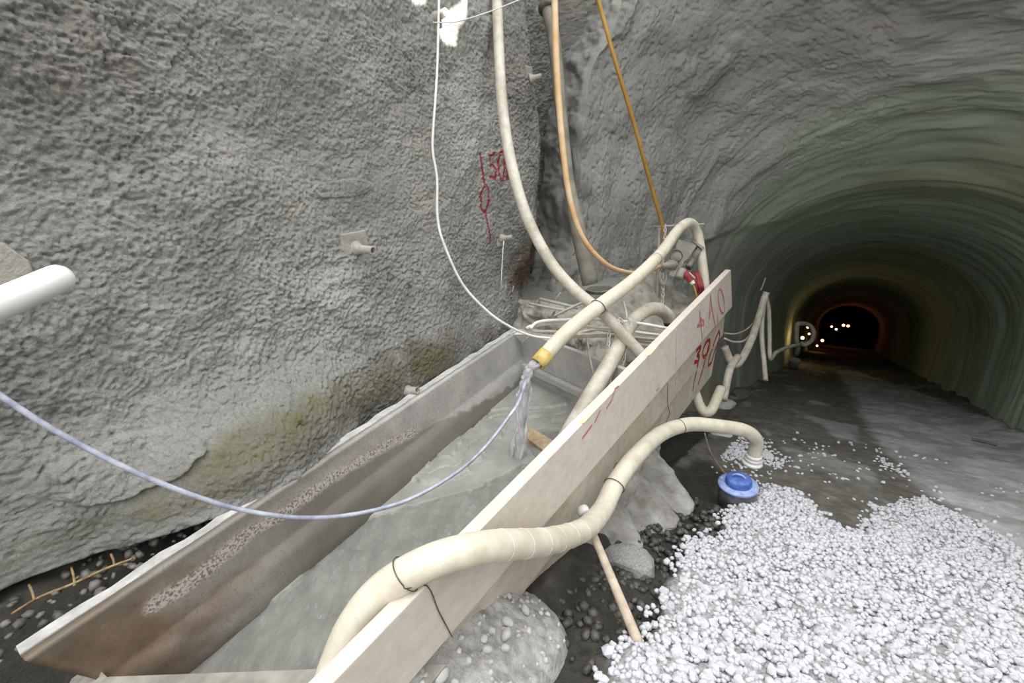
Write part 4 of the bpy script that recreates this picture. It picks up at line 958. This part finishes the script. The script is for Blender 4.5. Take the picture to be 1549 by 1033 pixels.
# ================================================================== HOSES AT THE TUNNEL SIDE
tag(tube('bent_hose', [P(1040, 560, 5.35), P(1053, 600, 5.3), P(1063, 621, 5.25), P(1074, 622, 5.25), P(1084, 604, 5.3), P(1091, 588, 5.4)], 0.057, M['hose'], segs=18, n=10), 'cream hose bent in a V below the far end of the boards', 'hose')
tag(tube('upright_hose', [P(1094, 605, 6.0), P(1099, 580, 6.1), P(1105, 556, 6.2), P(1116, 540, 6.36)], 0.05, M['hosed'], segs=16), 'dusty hose standing up from the ground beyond the V shaped hose', 'hose')
tag(tube('side_hose', [P(1096, 525, 6.2), P(1103, 542, 6.25), P(1112, 552, 6.3), P(1124, 540, 6.45), P(1138, 510, 6.8), P(1148, 480, 7.2), P(1156, 452, 7.5), P(1160, 442, 7.5)], 0.052, M['hosed'], segs=16), 'thick grey hose sagging along the tunnel side wall behind the boards', 'hose')
tag(tube('side_hose', [P(1158, 446, 7.6), P(1163, 470, 7.7), P(1164, 510, 7.8), P(1165, 542, 7.8), P(1174, 533, 8.2), P(1190, 526, 9.0), P(1210, 520, 10)], 0.034, M['hosed'], segs=14), 'pale narrow hose dropping down the tunnel wall and turning inward', 'hose')
tag(tube('side_hose', [P(1157, 445, 7.55), P(1152, 500, 7.4), P(1156, 550, 7.2), P(1158, 575, 7.0)], 0.036, M['hosed'], segs=14), 'grey hose hanging straight down to the ground at the tunnel wall', 'hose')
tag(tube('side_cable', [P(1096, 504, 6.2), P(1112, 505, 6.4), P(1128, 499, 6.8), P(1140, 488, 7.2)], 0.010, M['hoseo'], segs=8), 'thin ochre cable sagging behind the board end, the upper one', 'cable')
tag(tube('side_cable', [P(1096, 512, 6.2), P(1110, 517, 6.4), P(1126, 515, 6.8), P(1140, 500, 7.2)], 0.014, M['cabled'], segs=8), 'pale cable sagging behind the board end, the lower one', 'cable')
tag(tube('hose_hook', [P(1150, 440, 7.6), P(1154, 432, 7.6), P(1158, 420, 7.65)], 0.012, M['steel'], segs=8), 'thin steel hook holding the hoses on the tunnel wall', 'hook')
tag(tube('coiled_hose', [P(1205, 518, 12.5)]+[P(1215+16*math.cos(a), 505+16*math.sin(a), 12.5+0.1*a) for a in np.linspace(-2.2, 1.9, 12)]+[P(1205, 535, 13.2)], 0.06, M['hosed'], segs=12), 'grey hose coiled in a loop inside the tunnel beside the lamps', 'hose')
bk = ong(1200, 556)
t_ = thing('bucket', bk, 'pale bucket standing on the tunnel floor by the coiled hose', 'bucket')
mesh_obj('body', *lathe_geo(bk, EZ, [(0.14, 0), (0.18, 0.28), (0.185, 0.30), (0.16, 0.30), (0.14, 0.27)], 20), M['steel'], t_)
mesh_obj('rim', *lathe_geo(bk+EZ*0.285, EZ, [(0.18, 0), (0.195, 0.008), (0.195, 0.02), (0.18, 0.025)], 20), M['cabled'], t_)
# flat stones / slabs by the tunnel side
for k, (px, py, rx_, lab, mt) in enumerate([(1095, 612, .22, 'grey flat slab at the foot of the upright hose', 'cobble'), (1120, 595, .25, 'wet dark slab beside the tunnel side wall', 'steeld'), (1160, 690, .09, 'pale flat stone right of the hose coupling', 'cobble'), (1090, 655, .16, 'pale broken slab behind the cream hose arch', 'cobble'), (955, 850, .17, 'pale crusty rock in the dark mud right of the prop stake', 'rubble'), (1205, 710, .05, 'small white flat stone alone on the mud road', 'stone')]):
    me = stone_mesh('flat_stone', 300+k, 0.28, mt, 2); o = bpy.data.objects.new('flat_stone', me); COL.objects.link(o); p = ong(px, py)
    o.matrix_world = Matrix.Translation(p+EZ*0.01) @ Matrix.Rotation(r.uniform(0, 6), 4, 'Z') @ Matrix.Scale(rx_, 4); tag(o, lab, 'stone')
for k, (pts, lab) in enumerate([([(1193, 305, 9.0), (1199, 308, 8.9), (1212, 309, 8.8)], 'thin stray wire sticking out of the tunnel lining, the lower one'), ([(1192, 222, 7.4), (1197, 228, 7.3), (1199, 234, 7.3)], 'thin stray wire sticking out of the tunnel lining, the upper one')]):
    wire('stray_wire', [P(*p) for p in pts], lab, 0.006, 'cable')
st_ = ong(1488, 668); tag(tube('loose_lath', [ong(1470, 664, .015), ong(1490, 668, .02), ong(1508, 673, .015)], 0.02, M['steeld'], segs=6), 'dark lath lying alone on the grey haul road', 'lath')

# ================================================================== LAMPS deep in the bore
def lamp(px, py, d, rad, red, lab, pt=None):
    p = P(px, py, d); n = CAMP-p; n = n/np.linalg.norm(n); t_ = thing('tunnel_lamp', p, lab, 'lamp', 'lamps deep in the tunnel')
    mesh_obj('housing', *lathe_geo(p-n*rad*1.6, n, [(rad*0.5, 0), (rad*1.2, rad*0.4), (rad*1.25, rad*1.4), (rad*1.1, rad*1.5)], 14), M['steeld'], t_)
    mesh_obj('lens', *lathe_geo(p-n*rad*0.1, n, [(rad*1.0, 0), (rad*0.9, rad*0.25), (rad*0.45, rad*0.4)], 14), M['lampr' if red else 'lampw'], t_)
    if pt:
        L = bpy.data.lights.new('lamp_light', 'POINT'); L.energy = pt[0]; L.color = pt[1]; L.shadow_soft_size = 0.1
        lo = bpy.data.objects.new('lamp_light', L); COL.objects.link(lo); lo.parent = t_; lo.location = n*rad*2.5
lamp(1276, 492, 40, .11, True, 'brightest red lamp deep in the tunnel, left of the close pair', (0.5, (1, .35, .18)))
lamp(1283, 493, 40, .11, True, 'red lamp deep in the tunnel, right of the close pair')
lamp(1258, 494, 40, .08, True, 'small orange red lamp left of the bright close pair')
lamp(1265, 498, 40, .09, True, 'orange red lamp just below left of the bright close pair')
lamp(1244, 515, 32, .09, True, 'single red lamp low near the tunnel floor')
lamp(1236, 523, 28, .06, False, 'small amber lamp lowest above the tunnel floor', (0.8, (1, .6, .25)))
lamp(1211, 490, 22, .045, False, 'tiny yellow lamp at the upper left of the coiled hose')
lamp(1222, 495, 20, .05, False, 'small pale lamp inside the hose loop, upper one')
lamp(1224, 505, 20, .045, False, 'small pale lamp inside the hose loop, lower one')
lamp(1214, 511, 18, .06, False, 'amber lamp added for a reflected glow behind the coiled hose', (4, (1, .62, .28)))  # lamp added where an orange glow is only reflected

for o in bpy.data.objects:
    if '_o' in o.keys(): del o['_o']
